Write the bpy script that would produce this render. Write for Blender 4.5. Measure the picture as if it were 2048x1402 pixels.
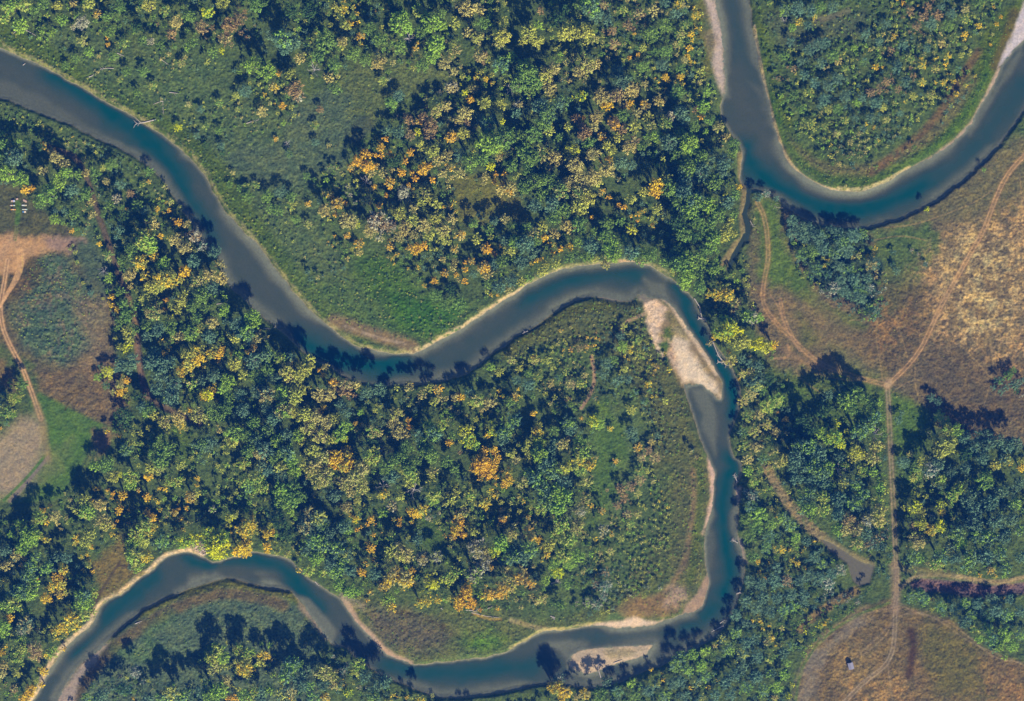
import bpy, math, random
import numpy as np
for o in list(bpy.data.objects): bpy.data.objects.remove(o)
# ------------------------------------------------------------------ camera, sky, sun, exposure
SC = bpy.context.scene; COL = SC.collection
CAM_H = 1400.0                 # metres above the floodplain, looking straight down
MPP = 0.4                      # metres on the ground per photo pixel (photo 2048 x 1402)
cam = bpy.data.cameras.new("camera"); cam.sensor_width = 36.0
cam.lens = 36.0 * CAM_H / (2048 * MPP); cam.clip_start = 10; cam.clip_end = 30000
co = bpy.data.objects.new("camera", cam); co.location = (0, 0, CAM_H); COL.objects.link(co); SC.camera = co
SUN_EL = math.radians(33); SUN_AZ = math.radians(156)     # low autumn sun from the south-south-east
w = bpy.data.worlds.new("World"); SC.world = w; w.use_nodes = True
nt = w.node_tree; bg = nt.nodes["Background"]; sky = nt.nodes.new("ShaderNodeTexSky")
sky.sky_type = 'NISHITA'; sky.sun_disc = False; sky.sun_elevation = SUN_EL; sky.sun_rotation = SUN_AZ
sky.ozone_density = 3.0; sky.air_density = 1.3; sky.dust_density = 0.3
nt.links.new(sky.outputs[0], bg.inputs[0]); bg.inputs[1].default_value = 0.05
sl = bpy.data.lights.new("sun", 'SUN'); sl.energy = 5.0; sl.angle = math.radians(0.5); sl.color = (1.0, 0.90, 0.74)
so = bpy.data.objects.new("sun", sl); COL.objects.link(so)
from mathutils import Vector
so.rotation_euler = Vector((-math.sin(SUN_AZ)*math.cos(SUN_EL), -math.cos(SUN_AZ)*math.cos(SUN_EL), -math.sin(SUN_EL))).to_track_quat('-Z', 'Y').to_euler()
SC.view_settings.view_transform = 'Standard'; SC.view_settings.look = 'None'
SC.view_settings.exposure = 0.75; SC.view_settings.gamma = 1.0
SC.cycles.max_bounces = 4; SC.cycles.diffuse_bounces = 1; SC.cycles.glossy_bounces = 1
SC.cycles.transparent_max_bounces = 6; SC.cycles.volume_bounces = 0; SC.cycles.caustics_reflective = False
HAZE = (0.02, 0.20, 1.0); HAZE_D = 0.000080
AIR = np.array([0.001, 0.009, 0.040])      # light the air adds, used only to turn colours read off the photo into albedos
KG = np.array([1.16, 1.13, 1.00])
rng = np.random.default_rng(7); random.seed(7)
# hand-placed crowns: x,y,radius,colour(s) read off enlarged quarters (tile offset in photo pixels)
TREES = {
(0,0): """120,150,55,l;430,20,30,t;365,115,40,l;570,80,32,ot;480,130,50,w;300,195,28,l;480,240,55,yt;375,280,22,o;630,260,30,o;725,255,58,Go;575,330,25,t;1030,130,45,t;1210,70,45,lL;1295,295,25,L;1340,150,60,r;1320,230,50,rt;1100,90,50,g;870,30,50,y;800,160,40,d;1060,370,45,t;985,315,20,t;890,500,50,t;840,420,40,g;1280,600,45,t;1040,745,45,L;1480,380,60,l;1560,420,60,l;1430,530,70,yl;1380,560,40,y;1650,220,70,bl;1720,250,50,b;1700,440,45,y;1630,430,22,o;1600,510,38,tG;1720,520,60,r;1650,620,28,o;1530,650,60,t;1920,450,40,t;1830,400,35,WW;1950,380,50,g;1900,240,70,g;2000,240,40,t;2020,150,35,y;1840,730,45,t;1610,810,32,ot;1690,900,42,Go;1680,840,26,WW;1840,830,42,yG;1920,850,28,t;1700,60,50,d;1500,30,50,g;1400,110,50,r;1800,60,60,d;1960,40,35,y;1870,640,40,r;1750,560,40,rw;1660,280,50,b;1590,200,50,b;1750,340,40,t;1860,330,50,g;1960,520,40,g;1300,20,50,y;1180,160,45,r;1240,300,40,g;1120,250,40,g;960,60,45,yg;1000,200,40,r;700,40,45,g;620,100,40,g;640,180,45,g;520,20,40,y;330,30,40,y;250,20,40,g;60,40,55,yl;140,30,50,yl;30,110,40,ly;200,60,45,g;440,340,40,g;380,380,35,g;520,300,40,l;660,330,40,g;830,230,35,g;740,420,40,g;700,470,35,y;800,540,35,g;940,260,35,g;880,240,30,w;1090,280,25,l;1210,360,25,y;1170,640,40,y;1100,610,35,t;1200,740,40,t;1280,760,35,g;1390,640,35,t;
40,1010,60,l;130,1040,50,l;150,1110,35,o;190,1100,25,o;280,1130,70,gl;340,1060,60,l;420,1110,50,b;80,920,60,b;20,920,40,g;330,920,45,t;380,960,40,t;300,880,30,ot;250,850,30,ot;240,850,40,d;160,820,30,d;20,840,40,g;100,840,40,g;320,1280,40,l;500,1130,50,g;430,1250,40,g;380,1230,30,b;230,1180,45,g;250,1000,40,t;450,1020,40,g;500,1010,30,t;380,1010,50,l;530,1180,30,t;540,1250,30,t;650,960,50,g;830,1080,35,y;870,1060,28,ot;1000,1180,38,o;990,1230,28,o;1040,1300,30,o;900,1310,40,t;940,1380,22,G;870,1360,28,G;760,1130,45,r;720,1260,40,d;640,1200,40,g;870,1000,40,g;960,1090,35,t;800,1200,45,g;700,1080,45,b;600,980,40,y;560,1010,35,g;620,1060,40,t;680,1160,35,w;740,1220,18,o;850,1230,40,b;920,1220,30,G;1050,1210,28,ot;1090,1310,30,t;700,1340,35,b;780,1390,40,y;1440,1090,45,t;1500,1080,40,yg;1640,1120,50,b;1560,1150,50,g;1700,1200,60,yg;1450,1150,50,g;1620,1230,45,g;1800,1190,38,ot;1870,1170,40,ot;1970,1190,45,ot;1960,1250,25,o;1790,1030,35,g;1800,1310,45,t;2010,1300,40,t;1900,1230,50,t;1730,1280,40,g;1580,1220,40,g;1360,1010,30,t;1340,1080,30,g;1400,1100,30,g;1700,1150,40,g;1930,1140,30,ot;1290,850,35,b;1150,790,30,b;1200,850,30,d;1300,890,30,d""",
(680,0): """20,60,40,yG;20,260,35,y;120,210,30,ot;65,140,20,G;270,40,22,o;350,130,80,l;400,170,40,l;460,60,50,yl;530,130,70,l;590,80,40,g;600,150,40,l;670,140,40,y;480,180,50,g;750,50,60,t;820,60,40,t;700,30,35,t;800,220,50,ty;750,190,40,t;840,140,45,g;960,120,30,y;950,210,60,y;930,250,40,yt;1100,190,60,y;1150,240,50,y;1070,240,40,y;1170,60,30,r;1150,150,40,l;1330,190,65,y;1430,190,65,y;1380,160,50,y;1290,210,35,y;1480,230,40,yt;1460,40,70,bl;1500,90,50,b;1390,30,40,g;1270,110,60,d;1310,60,40,d;400,220,32,WW;440,280,26,ot;560,260,60,l;540,330,50,l;480,380,50,g;350,270,50,g;180,170,50,g;300,60,60,d;80,310,50,g;230,230,50,g;220,370,45,t;250,470,50,tw;150,350,45,g;340,560,50,b;300,600,50,gl;
610,370,45,t;660,420,50,t;680,300,40,t;820,330,50,rt;870,340,40,y;940,380,60,lb;1000,330,40,l;1090,420,70,g;1080,380,50,l;1200,440,60,ty;1150,470,60,g;1250,400,45,t;1400,420,50,t;1450,390,55,yt;1500,370,35,t;1620,420,60,b;1650,480,60,b;1700,440,40,g;1770,390,50,g;1880,380,50,b;1900,300,50,g;1990,400,40,g;1700,300,26,o;1740,320,26,o;1720,250,20,o;1600,260,55,rt;1590,180,50,r;1680,150,50,r;1750,80,60,rt;1830,60,60,t;1650,60,60,t;1900,150,60,g;1960,80,60,ty;1990,200,50,ty;1820,200,60,g;1900,450,40,Go;1870,440,25,o;1990,450,40,Go;1950,510,28,o;1920,470,30,G;1530,560,60,t;1620,560,55,tr;1700,520,55,t;1780,490,40,t;1900,20,50,t;2000,30,40,t;1970,260,45,ty;2030,330,35,G;1840,300,40,g;1770,280,40,y;1560,120,45,b;1540,30,50,rt;
650,510,45,wt;730,540,25,L;760,580,30,oG;850,460,22,G;780,520,30,t;1000,520,30,WW;1040,490,60,g;1130,500,60,g;1110,550,40,yg;1230,520,50,t;1300,590,60,gb;1230,560,40,y;1410,560,40,lL;840,600,50,y;940,610,45,y;930,640,35,y;870,640,35,y;1040,610,35,tw;1030,660,40,b;1170,620,60,b;1210,660,70,bg;1190,720,60,g;1220,760,40,y;1130,790,60,g;870,720,60,bg;820,690,40,b;950,710,22,L;730,660,50,t;740,710,30,r;720,780,45,y;650,800,45,to;880,830,80,l;960,800,80,g;820,840,50,l;920,860,50,yl;1050,800,50,g;1080,880,60,g;1120,920,60,g;1170,900,50,gt;1250,920,50,t;760,940,60,gl;830,930,50,g;700,900,45,b;880,970,35,L;930,920,30,t;940,900,25,ot;1000,970,45,g;1100,980,50,g;
1360,870,55,yL;1330,900,40,y;1370,960,60,t;1480,900,50,t;1570,930,30,oG;1590,880,40,y;1380,690,35,r;1400,720,22,o;1420,690,22,o;1430,780,50,r;1500,680,50,t;1600,720,48,ro;1530,800,35,ot;1560,850,40,y;1690,610,32,o;1780,610,40,to;1860,590,40,t;1650,670,50,g;1720,740,50,y;1800,680,40,y;1850,790,50,gl;1920,830,60,b;1900,720,50,yg;1930,680,38,w;1990,660,50,b;1450,830,50,g;1690,860,50,t;1760,850,40,g;1640,950,50,b;1700,960,40,b;1560,990,60,t;1480,1030,60,t;1500,1060,40,y;1400,1030,60,t;1850,1080,55,G;1840,1120,45,Go;1900,1050,50,yg;1920,1100,60,g;1950,1140,40,g;2020,950,50,g;2010,1020,50,b;2000,1200,50,b;2030,1130,40,b;1940,1220,30,g;1850,1220,40,y;1480,740,40,t;1420,740,30,r;1650,760,40,r;1720,820,40,rt;1630,800,40,y;1560,620,40,G;1530,590,40,ty;1660,630,35,rt;1730,660,40,t;1820,740,40,yt;1870,660,35,ty;1280,800,35,g;1330,740,30,y;2020,870,45,l;1960,900,40,g;
265,810,24,o;240,860,32,o;410,890,28,o;150,900,40,o;100,940,42,o;160,970,45,o;60,980,28,ot;210,970,28,ot;290,900,32,o;380,940,24,o;240,910,25,o;530,740,50,r;490,680,36,r;400,700,38,r;460,710,28,ot;410,790,40,r;520,790,40,r;340,770,45,b;270,760,35,b;560,650,45,ty;620,620,40,t;690,700,40,t;540,880,50,y;470,850,40,y;480,990,42,o;520,970,28,o;440,1040,26,o;420,1010,22,o;360,1010,28,o;540,1050,26,o;570,940,40,t;620,910,40,t;650,980,35,to;600,1010,40,t;250,1010,35,t;290,1060,38,ot;290,1090,22,o;180,1010,35,t;150,1060,28,WW;400,1080,18,o;370,1120,45,w;310,940,45,d;60,1140,18,w;170,1110,28,t;200,1090,20,o;230,1200,26,o;160,1170,38,t;270,1140,18,o;500,1130,40,yt;520,1160,35,y;430,1220,40,t;470,1180,35,y;220,1290,70,rw;180,1340,50,t;290,1320,45,wr;350,1250,50,y;420,1290,50,y;380,1330,50,t;490,1320,50,t;560,1270,50,y;600,1340,50,t;650,1280,40,t;640,1210,22,to;60,1290,50,t;30,1270,40,t;100,1310,28,yL;560,1190,40,y;330,1240,30,y;30,1190,20,o;710,1370,32,ot;450,770,30,L;
1080,1090,50,g;1150,1060,60,g;1230,1060,60,g;1290,1110,60,tg;1190,1140,50,g;1400,1110,60,tg;1440,1070,50,t;1330,1070,50,t;910,1020,22,o;960,1020,22,o;900,1060,22,o;950,1080,26,o;1000,1090,40,t;990,1120,36,ot;850,1030,30,t;940,1110,40,t;700,1010,40,t;1040,1040,40,y;
1240,1190,60,b;1140,1200,50,b;1300,1230,60,g;1250,1270,50,g;1400,1210,60,y;1450,1150,60,y;1530,1120,28,to;1570,1150,22,o;1630,1200,22,o;1660,1210,22,o;1700,1160,40,y;1770,1120,35,y;1400,1310,60,g;1330,1320,50,t;1470,1270,18,o;1310,1260,28,G;1180,1320,40,y;1130,1370,40,t;1180,1390,26,o;1090,1330,40,g;1560,1300,50,g;1700,1340,40,yL;1740,1290,14,o;1560,1380,50,g;1480,1350,40,g;1640,1290,40,g;780,1300,40,g;870,1340,40,g;900,1290,35,b;960,1280,35,t;1010,1330,40,g;820,1260,35,b""",
(1348,0): """20,30,50,yG;60,150,50,G;100,200,38,G;40,250,40,tG;90,280,38,G;50,440,28,oL;25,440,22,G;100,440,38,yL;60,350,40,t;20,540,60,g;100,570,60,yg;170,620,50,l;190,540,40,l;160,680,24,o;130,640,28,r;260,740,42,yt;310,800,35,t;350,840,45,g;90,830,65,l;100,870,50,g;60,700,40,b;160,920,50,g;90,980,60,g;170,1000,60,b;240,920,50,b;290,950,55,b;340,890,40,g;270,1000,50,b;230,1060,60,g;60,1120,60,b;120,1170,65,lb;200,1200,60,l;260,1250,60,g;90,1230,60,gl;60,1060,50,b;310,1180,50,b;350,1140,40,g;350,1250,35,g;280,1175,18,L;30,1180,50,g;200,1320,60,g;130,1290,60,g;240,1370,50,g;310,1330,38,y;100,1380,50,d;20,1300,60,d;380,1090,24,G;330,1290,28,y;130,90,45,yG;150,300,35,G;150,420,35,y;60,60,40,yt;20,200,35,g;150,480,35,y;30,640,40,g;120,740,40,g;40,780,45,g;210,700,40,g;
650,60,55,bl;720,50,60,b;800,60,50,b;850,40,50,g;930,40,50,b;560,20,35,y;730,130,50,yG;780,150,50,y;820,100,35,yG;690,160,35,l;640,120,28,WW;1050,280,32,l;880,250,50,b;840,260,50,b;790,290,50,b;680,240,40,b;700,400,38,r;680,290,26,y;930,330,50,g;860,370,60,t;1180,390,38,G;1270,290,38,r;1290,210,32,Gt;1110,360,50,t;960,360,40,t;1080,500,26,L;1130,470,28,y;1000,400,40,y;1340,20,30,o;1390,15,20,o;1380,60,50,r;1460,100,60,r;1540,90,60,r;1620,80,50,t;1700,50,50,t;1780,20,40,g;1480,40,50,r;1560,40,50,t;1420,150,50,r;1500,140,50,b;1600,150,50,g;1700,110,50,ty;1780,150,38,G;1760,190,36,G;1700,200,38,G;1640,230,45,t;1560,250,45,t;1480,280,45,t;1400,440,36,r;1380,340,50,t;1450,380,50,yG;1200,520,55,r;1150,540,50,r;1240,480,50,r;1100,570,40,b;1180,600,50,b;1070,600,36,l;850,620,36,Gt;900,640,45,y;1290,600,36,G;1220,630,45,y;1110,750,38,G;1080,780,28,t;1060,690,32,b;1000,560,50,b;900,500,50,b;880,580,50,b;960,460,50,b;760,440,40,b;740,360,35,b;640,330,35,g;820,480,45,b;790,540,40,gy;960,640,45,g;1000,700,45,yg;800,720,45,y;880,740,45,yg;950,780,45,yG;1030,830,35,t;1150,690,40,b;1240,700,40,yt;1320,660,40,y;1400,560,45,y;1350,480,45,b;1450,480,45,yG;1530,400,45,yG;1600,330,45,yG;1660,400,40,yG;1580,480,40,yG;1500,560,40,y;1680,320,35,y;1300,400,45,b;1340,260,45,b;1200,240,45,t;1120,200,40,b;1240,140,40,b;740,640,40,g;700,560,40,g;1310,520,40,r;1860,200,20,G;1885,140,18,G;1910,100,16,o;1850,260,18,Go;1845,310,16,Go;
540,1130,45,wb;490,1150,40,b;600,1160,26,b;690,1290,50,b;750,1330,50,b;720,1280,36,t;800,1340,50,b;850,1370,50,g;920,1340,40,b;960,1360,50,b;700,1370,40,r;1090,1370,38,b;1030,1380,40,b;1480,1220,20,L;1810,990,20,l""",
(0,460): """410,110,22,G;440,130,28,y;425,90,18,o;580,80,32,G;575,40,24,y;630,150,42,gt;610,240,40,WW;640,280,45,l;450,190,26,y;485,310,24,y;530,370,36,y;600,400,20,y;650,390,24,Go;650,440,22,G;685,465,25,G;720,430,40,g;700,360,40,g;740,500,50,g;700,540,40,g;740,590,40,y;750,640,40,y;740,690,42,yL;700,680,30,y;770,760,50,b;740,800,50,b;700,770,40,b;590,800,36,y;630,830,65,Ly;680,810,46,Gy;570,860,36,l;700,900,55,Go;740,880,28,o;620,910,45,G;700,950,46,Go;660,950,36,G;730,940,36,Go;
720,1090,80,d;700,1200,22,G;770,1250,28,y;740,1280,50,bg;820,980,40,d;790,970,35,d;
850,60,70,yl;780,120,60,g;880,100,50,l;710,180,40,g;820,190,55,yG;760,260,45,t;850,270,40,yG;900,150,40,yG;940,30,18,G;1030,60,50,t;1080,100,50,t;1130,30,50,rw;1180,90,40,wb;1250,120,50,b;1280,200,40,t;1290,280,50,t;1220,260,50,t;1160,300,55,lt;1080,240,45,G;1040,280,40,Gy;990,260,50,y;950,290,60,yG;930,320,50,y;1000,310,40,yG;880,330,50,y;850,400,50,y;900,370,40,y;1060,410,50,y;1080,370,40,y;970,410,20,o;965,465,22,o;1000,450,28,y;1040,470,32,y;950,200,50,l;1130,180,50,b;1180,380,60,g;1130,440,50,g;1240,330,50,b;1310,470,45,l;1200,460,40,g;1150,510,40,g;900,480,60,tg;930,580,50,b;860,560,40,g;860,620,40,b;1000,570,50,g;1020,540,15,L;1050,620,40,t;1110,600,60,lg;1170,580,36,y;1220,620,50,b;1240,540,45,t;1380,550,50,b;1440,600,60,bl;1400,600,40,b;1480,500,46,l;1500,540,40,l;1450,520,40,l;1370,630,38,y;1250,600,30,g;780,580,40,g;780,440,40,g;
960,720,24,G;1150,710,50,yG;1160,750,48,G;1110,780,55,Gy;1060,830,42,Gy;1180,680,28,y;1100,730,50,y;1230,720,40,yG;1270,730,32,Go;1300,700,28,G;1250,690,28,y;1370,780,50,y;1390,730,40,l;1360,720,24,G;1480,690,28,ot;1500,640,40,t;900,720,50,b;880,770,60,b;950,790,60,b;940,860,60,b;1010,900,60,b;920,930,50,b;1000,970,60,b;1000,760,40,b;
1210,960,48,GL;1190,980,32,G;1240,940,28,G;1390,890,18,L;1330,880,55,l;1310,930,50,l;1250,850,50,b;1180,880,40,b;1120,900,40,lt;1480,760,60,b;1490,850,50,g;1560,730,50,lb;1560,820,50,g;1420,840,40,y;1500,940,50,b;1560,960,60,tb;1640,750,46,yl;1700,740,40,b;1680,830,60,ty;1720,780,45,tG;1800,760,50,y;1770,820,60,y;1740,860,50,y;1800,800,40,y;1865,820,18,o;1890,850,22,o;1900,800,28,t;1600,870,50,b;1640,950,60,l;1700,900,40,y;1750,930,50,y;1720,970,60,y;1660,1050,65,tl;1720,1060,50,y;1780,1080,60,y;1840,1100,60,t;1870,1060,26,oG;1890,1040,22,G;1800,1150,60,ty;1860,1200,60,ty;1900,1130,50,t;1960,1100,40,y;1980,1200,50,l;1920,960,50,t;1860,960,50,t;1950,900,45,to;2000,940,40,r;2020,1150,45,l;2020,1060,45,b;1990,1020,40,b;
1110,1050,22,G;960,1120,50,ty;1050,1130,42,Gt;1040,1090,50,t;1160,1080,60,ty;1220,1060,50,g;1280,1080,50,g;1320,1040,50,g;870,1050,50,g;900,1080,40,y;830,1030,40,b;1370,1190,60,lg;1360,1230,50,y;1280,1170,24,t;1200,1260,50,b;1180,1250,50,bg;1240,1230,40,b;960,1290,60,g;1000,1260,40,g;940,1240,50,g;900,1300,50,g;940,1350,60,g;880,1380,40,y;1060,1370,40,y;560,1370,30,l;620,1360,50,lg;1440,1200,50,g;1500,1220,50,bg;1550,1280,60,b;1450,1290,50,g;1520,1300,50,t;1560,1170,50,bg;1620,1230,50,l;1680,1200,50,b;1740,1200,50,l;1680,1300,60,lb;1600,1330,50,g;1700,1350,50,l;1830,1290,60,y;1800,1370,60,y;1880,1340,60,yt;1940,1220,40,y;1960,1330,55,oG;2000,1370,36,oG;2030,1280,28,G;1900,1390,40,y;1420,1360,50,yl;1530,1380,50,yb;1840,1230,34,WW;1640,1390,50,y;1420,1050,50,b;1480,1120,50,g;1600,1100,50,b;1560,1040,45,b;1400,960,45,b;1340,980,40,g;1520,880,40,g;1780,1230,45,y;
100,970,45,ly;60,1000,40,y;40,1060,50,yg;80,1080,30,l;40,1130,36,y;5,1160,18,o;130,900,36,g;20,1000,30,b""",
(680,460): """40,30,28,to;170,15,40,t;350,50,32,t;450,110,42,o;410,105,28,ot;490,90,28,o;290,100,32,to;340,30,30,t;110,80,36,to;110,130,30,t;20,220,28,t;700,30,40,to;670,110,28,ot;620,60,40,y;600,10,50,y;560,110,20,y;600,170,24,t;670,190,28,t;860,110,36,o;900,140,24,o;840,100,28,t;730,230,24,o;730,190,18,o;770,180,28,ot;840,220,45,to;680,260,20,o;610,250,30,ot;660,220,28,t;550,295,28,o;730,300,26,o;690,290,18,t;860,260,40,t;920,380,14,o;900,200,40,b;950,180,50,g;1000,120,40,y;1020,70,50,gl;1080,80,60,b;1140,60,50,g;1200,40,26,G;1250,20,40,t;1290,110,26,o;1340,100,28,G;1150,180,22,G;1180,170,20,G;1200,200,30,y;1060,190,50,b;1120,130,50,b;1400,60,50,g;1460,90,60,b;1540,40,40,l;1570,110,50,l;1600,150,50,l;1600,80,40,l;1660,60,40,g;1700,130,60,b;1760,160,60,g;1820,140,50,g;1440,150,50,g;1340,160,40,g;1260,200,35,y;1180,240,36,y;1100,280,36,g;1060,300,36,y;1000,290,50,b;930,330,50,b;870,310,40,g;980,350,28,t;780,260,30,b;640,340,40,d;560,380,50,g;700,440,60,g;620,440,50,g;650,400,30,g;960,60,40,b;800,50,40,y;520,30,40,y;430,30,35,t;230,40,35,wt;
1550,200,35,yt;1490,170,28,y;2000,200,50,l;1960,240,40,y;2030,260,40,yl;1900,180,45,g;1960,140,45,b;
1730,650,60,Gy;1690,700,60,yG;1750,720,60,y;1650,680,50,l;1780,690,36,y;1660,560,40,y;1400,690,40,rt;1440,680,36,ro;1350,700,30,ro;1290,590,26,ot;1350,570,22,ot;1350,900,55,tr;1400,900,50,t;1430,850,36,t;1280,860,45,tG;1230,900,40,t;1320,830,40,t;1210,760,50,y;1140,760,45,y;1130,740,36,Gy;1000,760,45,yb;930,830,45,y;880,800,36,l;1050,810,40,y;1100,840,40,g;1240,800,40,y;1160,860,45,y;1030,880,40,b;960,900,40,y;
30,900,46,rt;90,900,40,t;40,940,40,r;160,940,50,b;230,930,50,b;330,920,24,y;410,900,28,to;400,920,35,t;480,960,38,t;520,920,36,y;570,930,36,to;580,980,30,t;550,1000,34,y;690,960,22,o;710,975,28,oG;670,980,32,t;760,950,40,b;800,990,50,lt;780,1010,40,y;880,1010,38,t;860,1000,30,t;1020,970,34,Gt;990,1000,40,g;1100,900,50,b;930,940,18,G;210,1020,15,y;120,1060,30,l;330,1070,50,ty;320,1130,50,t;400,1110,24,o;405,1150,24,o;340,1180,50,t;380,1200,34,t;90,1130,18,Go;130,1140,20,t;190,1180,50,lt;230,1180,30,t;520,1150,50,l;550,1190,60,lb;600,1130,45,yl;480,1240,50,lb;460,1190,40,b;530,1310,60,g;490,1280,50,g;640,1240,28,Go;660,1200,40,g;740,1180,60,Ly;750,1230,55,Ll;790,1260,40,l;700,1300,20,r;880,1180,28,lL;860,1200,24,G;960,1190,50,lb;1010,1120,50,bl;1030,1100,40,b;950,1230,40,b;1130,1070,24,G;1150,1180,42,Gy;1160,1140,28,y;1110,1240,45,y;1090,1280,40,y;1160,1240,50,lL;1170,1310,60,l;1100,1340,40,y;1150,1290,50,g;1000,1300,40,y;1030,1340,40,t;840,1290,34,o;830,1330,44,o;800,1360,38,o;850,1370,48,o;900,1290,34,oG;920,1330,28,G;890,1370,38,o;780,1390,30,o;1330,1120,50,bl;1350,1160,50,b;1250,1170,40,g;1260,1240,40,b;1300,1250,45,yt;1340,1220,30,t;1410,1100,16,ot;1480,1110,50,lL;1510,1130,50,l;1580,1160,34,Gy;1400,1240,50,l;1410,1300,60,yl;1390,1340,50,yG;1470,1360,50,yG;1320,1380,40,y;1610,1350,34,ot;1500,1330,22,rt;240,1290,28,WW;190,1320,60,ly;300,1290,15,o;310,1340,50,g;20,1220,30,Ly;20,1290,26,o;40,1330,45,Gy;30,1380,50,Gy;10,1360,20,o;90,1350,40,b;390,1270,50,g;360,1330,50,g;430,1350,50,g;400,1390,50,g;270,1380,60,g;180,1250,50,d;670,1390,40,g;620,1350,50,g;1230,1290,40,b;1200,1390,50,l;
1740,1270,50,to;1720,1220,40,to;1760,1330,50,tr;1800,1290,50,r;1700,1180,50,b;1850,1200,38,y;1820,1240,40,t;1840,1330,60,rt;1900,1000,38,y;1720,950,50,y;1800,900,42,Gy;1810,940,36,G;1850,800,32,rG;1780,1000,45,y;1700,1050,50,y;1560,780,50,b;1540,840,40,b;1620,880,45,b;1660,810,45,y;1680,870,40,b;1600,760,40,g;1640,620,40,b;1700,610,40,y""",
(1348,460): """60,20,60,g;30,200,65,g;80,170,60,gl;140,180,60,lg;80,260,60,l;60,310,50,l;140,250,50,g;230,220,50,lg;230,60,60,gl;290,30,50,y;210,370,36,yG;260,370,48,yG;310,380,48,yG;300,340,40,y;330,400,32,y;370,430,40,rt;150,330,50,g;350,20,28,y;20,120,50,g;180,120,50,g;160,20,50,g;
320,570,60,Ll;260,600,50,Ll;370,600,50,L;320,620,50,Ly;240,620,28,G;410,650,50,y;380,660,50,y;460,510,50,lw;500,510,40,l;430,500,50,bl;500,660,50,L;540,680,50,Ly;580,670,32,G;470,670,40,L;320,710,20,oG;210,660,24,tw;290,520,40,l;
330,760,50,ty;390,750,34,b;440,780,50,t;400,840,50,ty;450,830,50,y;380,870,18,Go;430,880,50,y;480,900,60,by;520,940,40,g;560,870,50,d;400,1000,60,ty;450,960,60,t;590,1000,60,ly;540,1030,60,ly;430,1090,60,ty;500,1080,50,t;620,980,40,l;655,1105,34,o;670,1140,26,o;640,1110,20,o;400,1180,60,yt;470,1180,60,ty;540,1140,50,t;600,1180,50,t;560,1230,60,tG;480,1270,60,t;400,1260,60,ty;430,1340,60,t;520,1340,60,t;600,1280,50,yt;660,1230,22,ot;620,1350,50,yt;490,800,45,b;520,860,40,b;
860,1180,50,l;950,1130,30,lL;940,1200,55,Ll;970,1250,42,lL;900,1220,40,l;1060,1290,46,Ly;1090,1310,42,Ly;1050,1330,40,y;1000,1380,36,yl;740,1270,60,bl;800,1270,60,bl;840,1310,60,b;720,1330,60,b;780,1360,50,b;1080,1180,60,bl;1130,1140,60,lb;1170,1090,50,lb;1180,1190,40,WW;1180,1260,50,ty;1110,1070,50,g;1000,990,60,lg;1060,960,60,g;980,950,50,bd;1150,1010,50,d;1160,1330,50,ty;1200,1010,30,l;960,1320,40,b;870,1050,60,d;760,1100,60,d;800,1160,50,d;900,960,40,b;1100,980,45,g;1040,1040,50,g;860,960,35,d;
1310,1110,34,b;1330,1070,25,b;1550,1090,48,ly;1580,1120,50,ly;1600,1170,50,yl;1530,1210,58,y;1620,1230,50,y;1590,1270,60,y;1550,1300,50,y;1650,1170,50,l;1690,1210,50,b;1770,1190,38,bd;1820,1180,34,b;1850,1190,30,b;1750,1260,50,b;1830,1250,50,b;1900,1230,50,b;1950,1260,50,b;2000,1250,50,b;1380,1310,40,ty;1460,1350,50,y;1540,1370,50,b;1420,1380,50,g;1700,1310,50,d;1800,1330,50,b;1930,1340,45,yb;2030,1340,30,y;1880,1370,40,y;1340,1360,50,b;1500,980,35,b;1540,1000,35,b;
1900,880,38,bg;1950,850,38,g;1980,820,32,g;1940,920,28,b;1990,900,46,b;2030,880,30,b;1870,920,26,b;1910,940,32,b;2000,940,28,d;2030,970,28,rw;
690,20,50,b;760,40,50,b;840,40,60,b;1050,30,60,b;980,60,60,bg;1100,20,40,g;740,150,50,bg;800,130,60,g;870,110,60,b;940,130,60,bg;1010,120,60,b;1080,150,36,ty;1130,150,22,G;1150,200,50,bt;1180,200,40,b;900,200,22,G;840,230,50,bg;960,210,50,b;1020,230,50,bl;1180,240,28,rt;900,260,40,bd;970,290,50,b;1050,290,50,b;1130,280,40,b;930,340,50,bw;1000,360,50,b;1080,340,50,bg;1150,340,38,bw;1090,400,50,b;1140,450,36,bl;1180,470,36,b;1160,510,32,bl;1240,430,20,b;1280,130,28,bd;1300,240,32,b;1280,200,26,bd;1390,120,26,rw;1430,140,22,rw;1470,200,24,bw;650,845,15,bd;660,875,14,y""",
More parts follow.
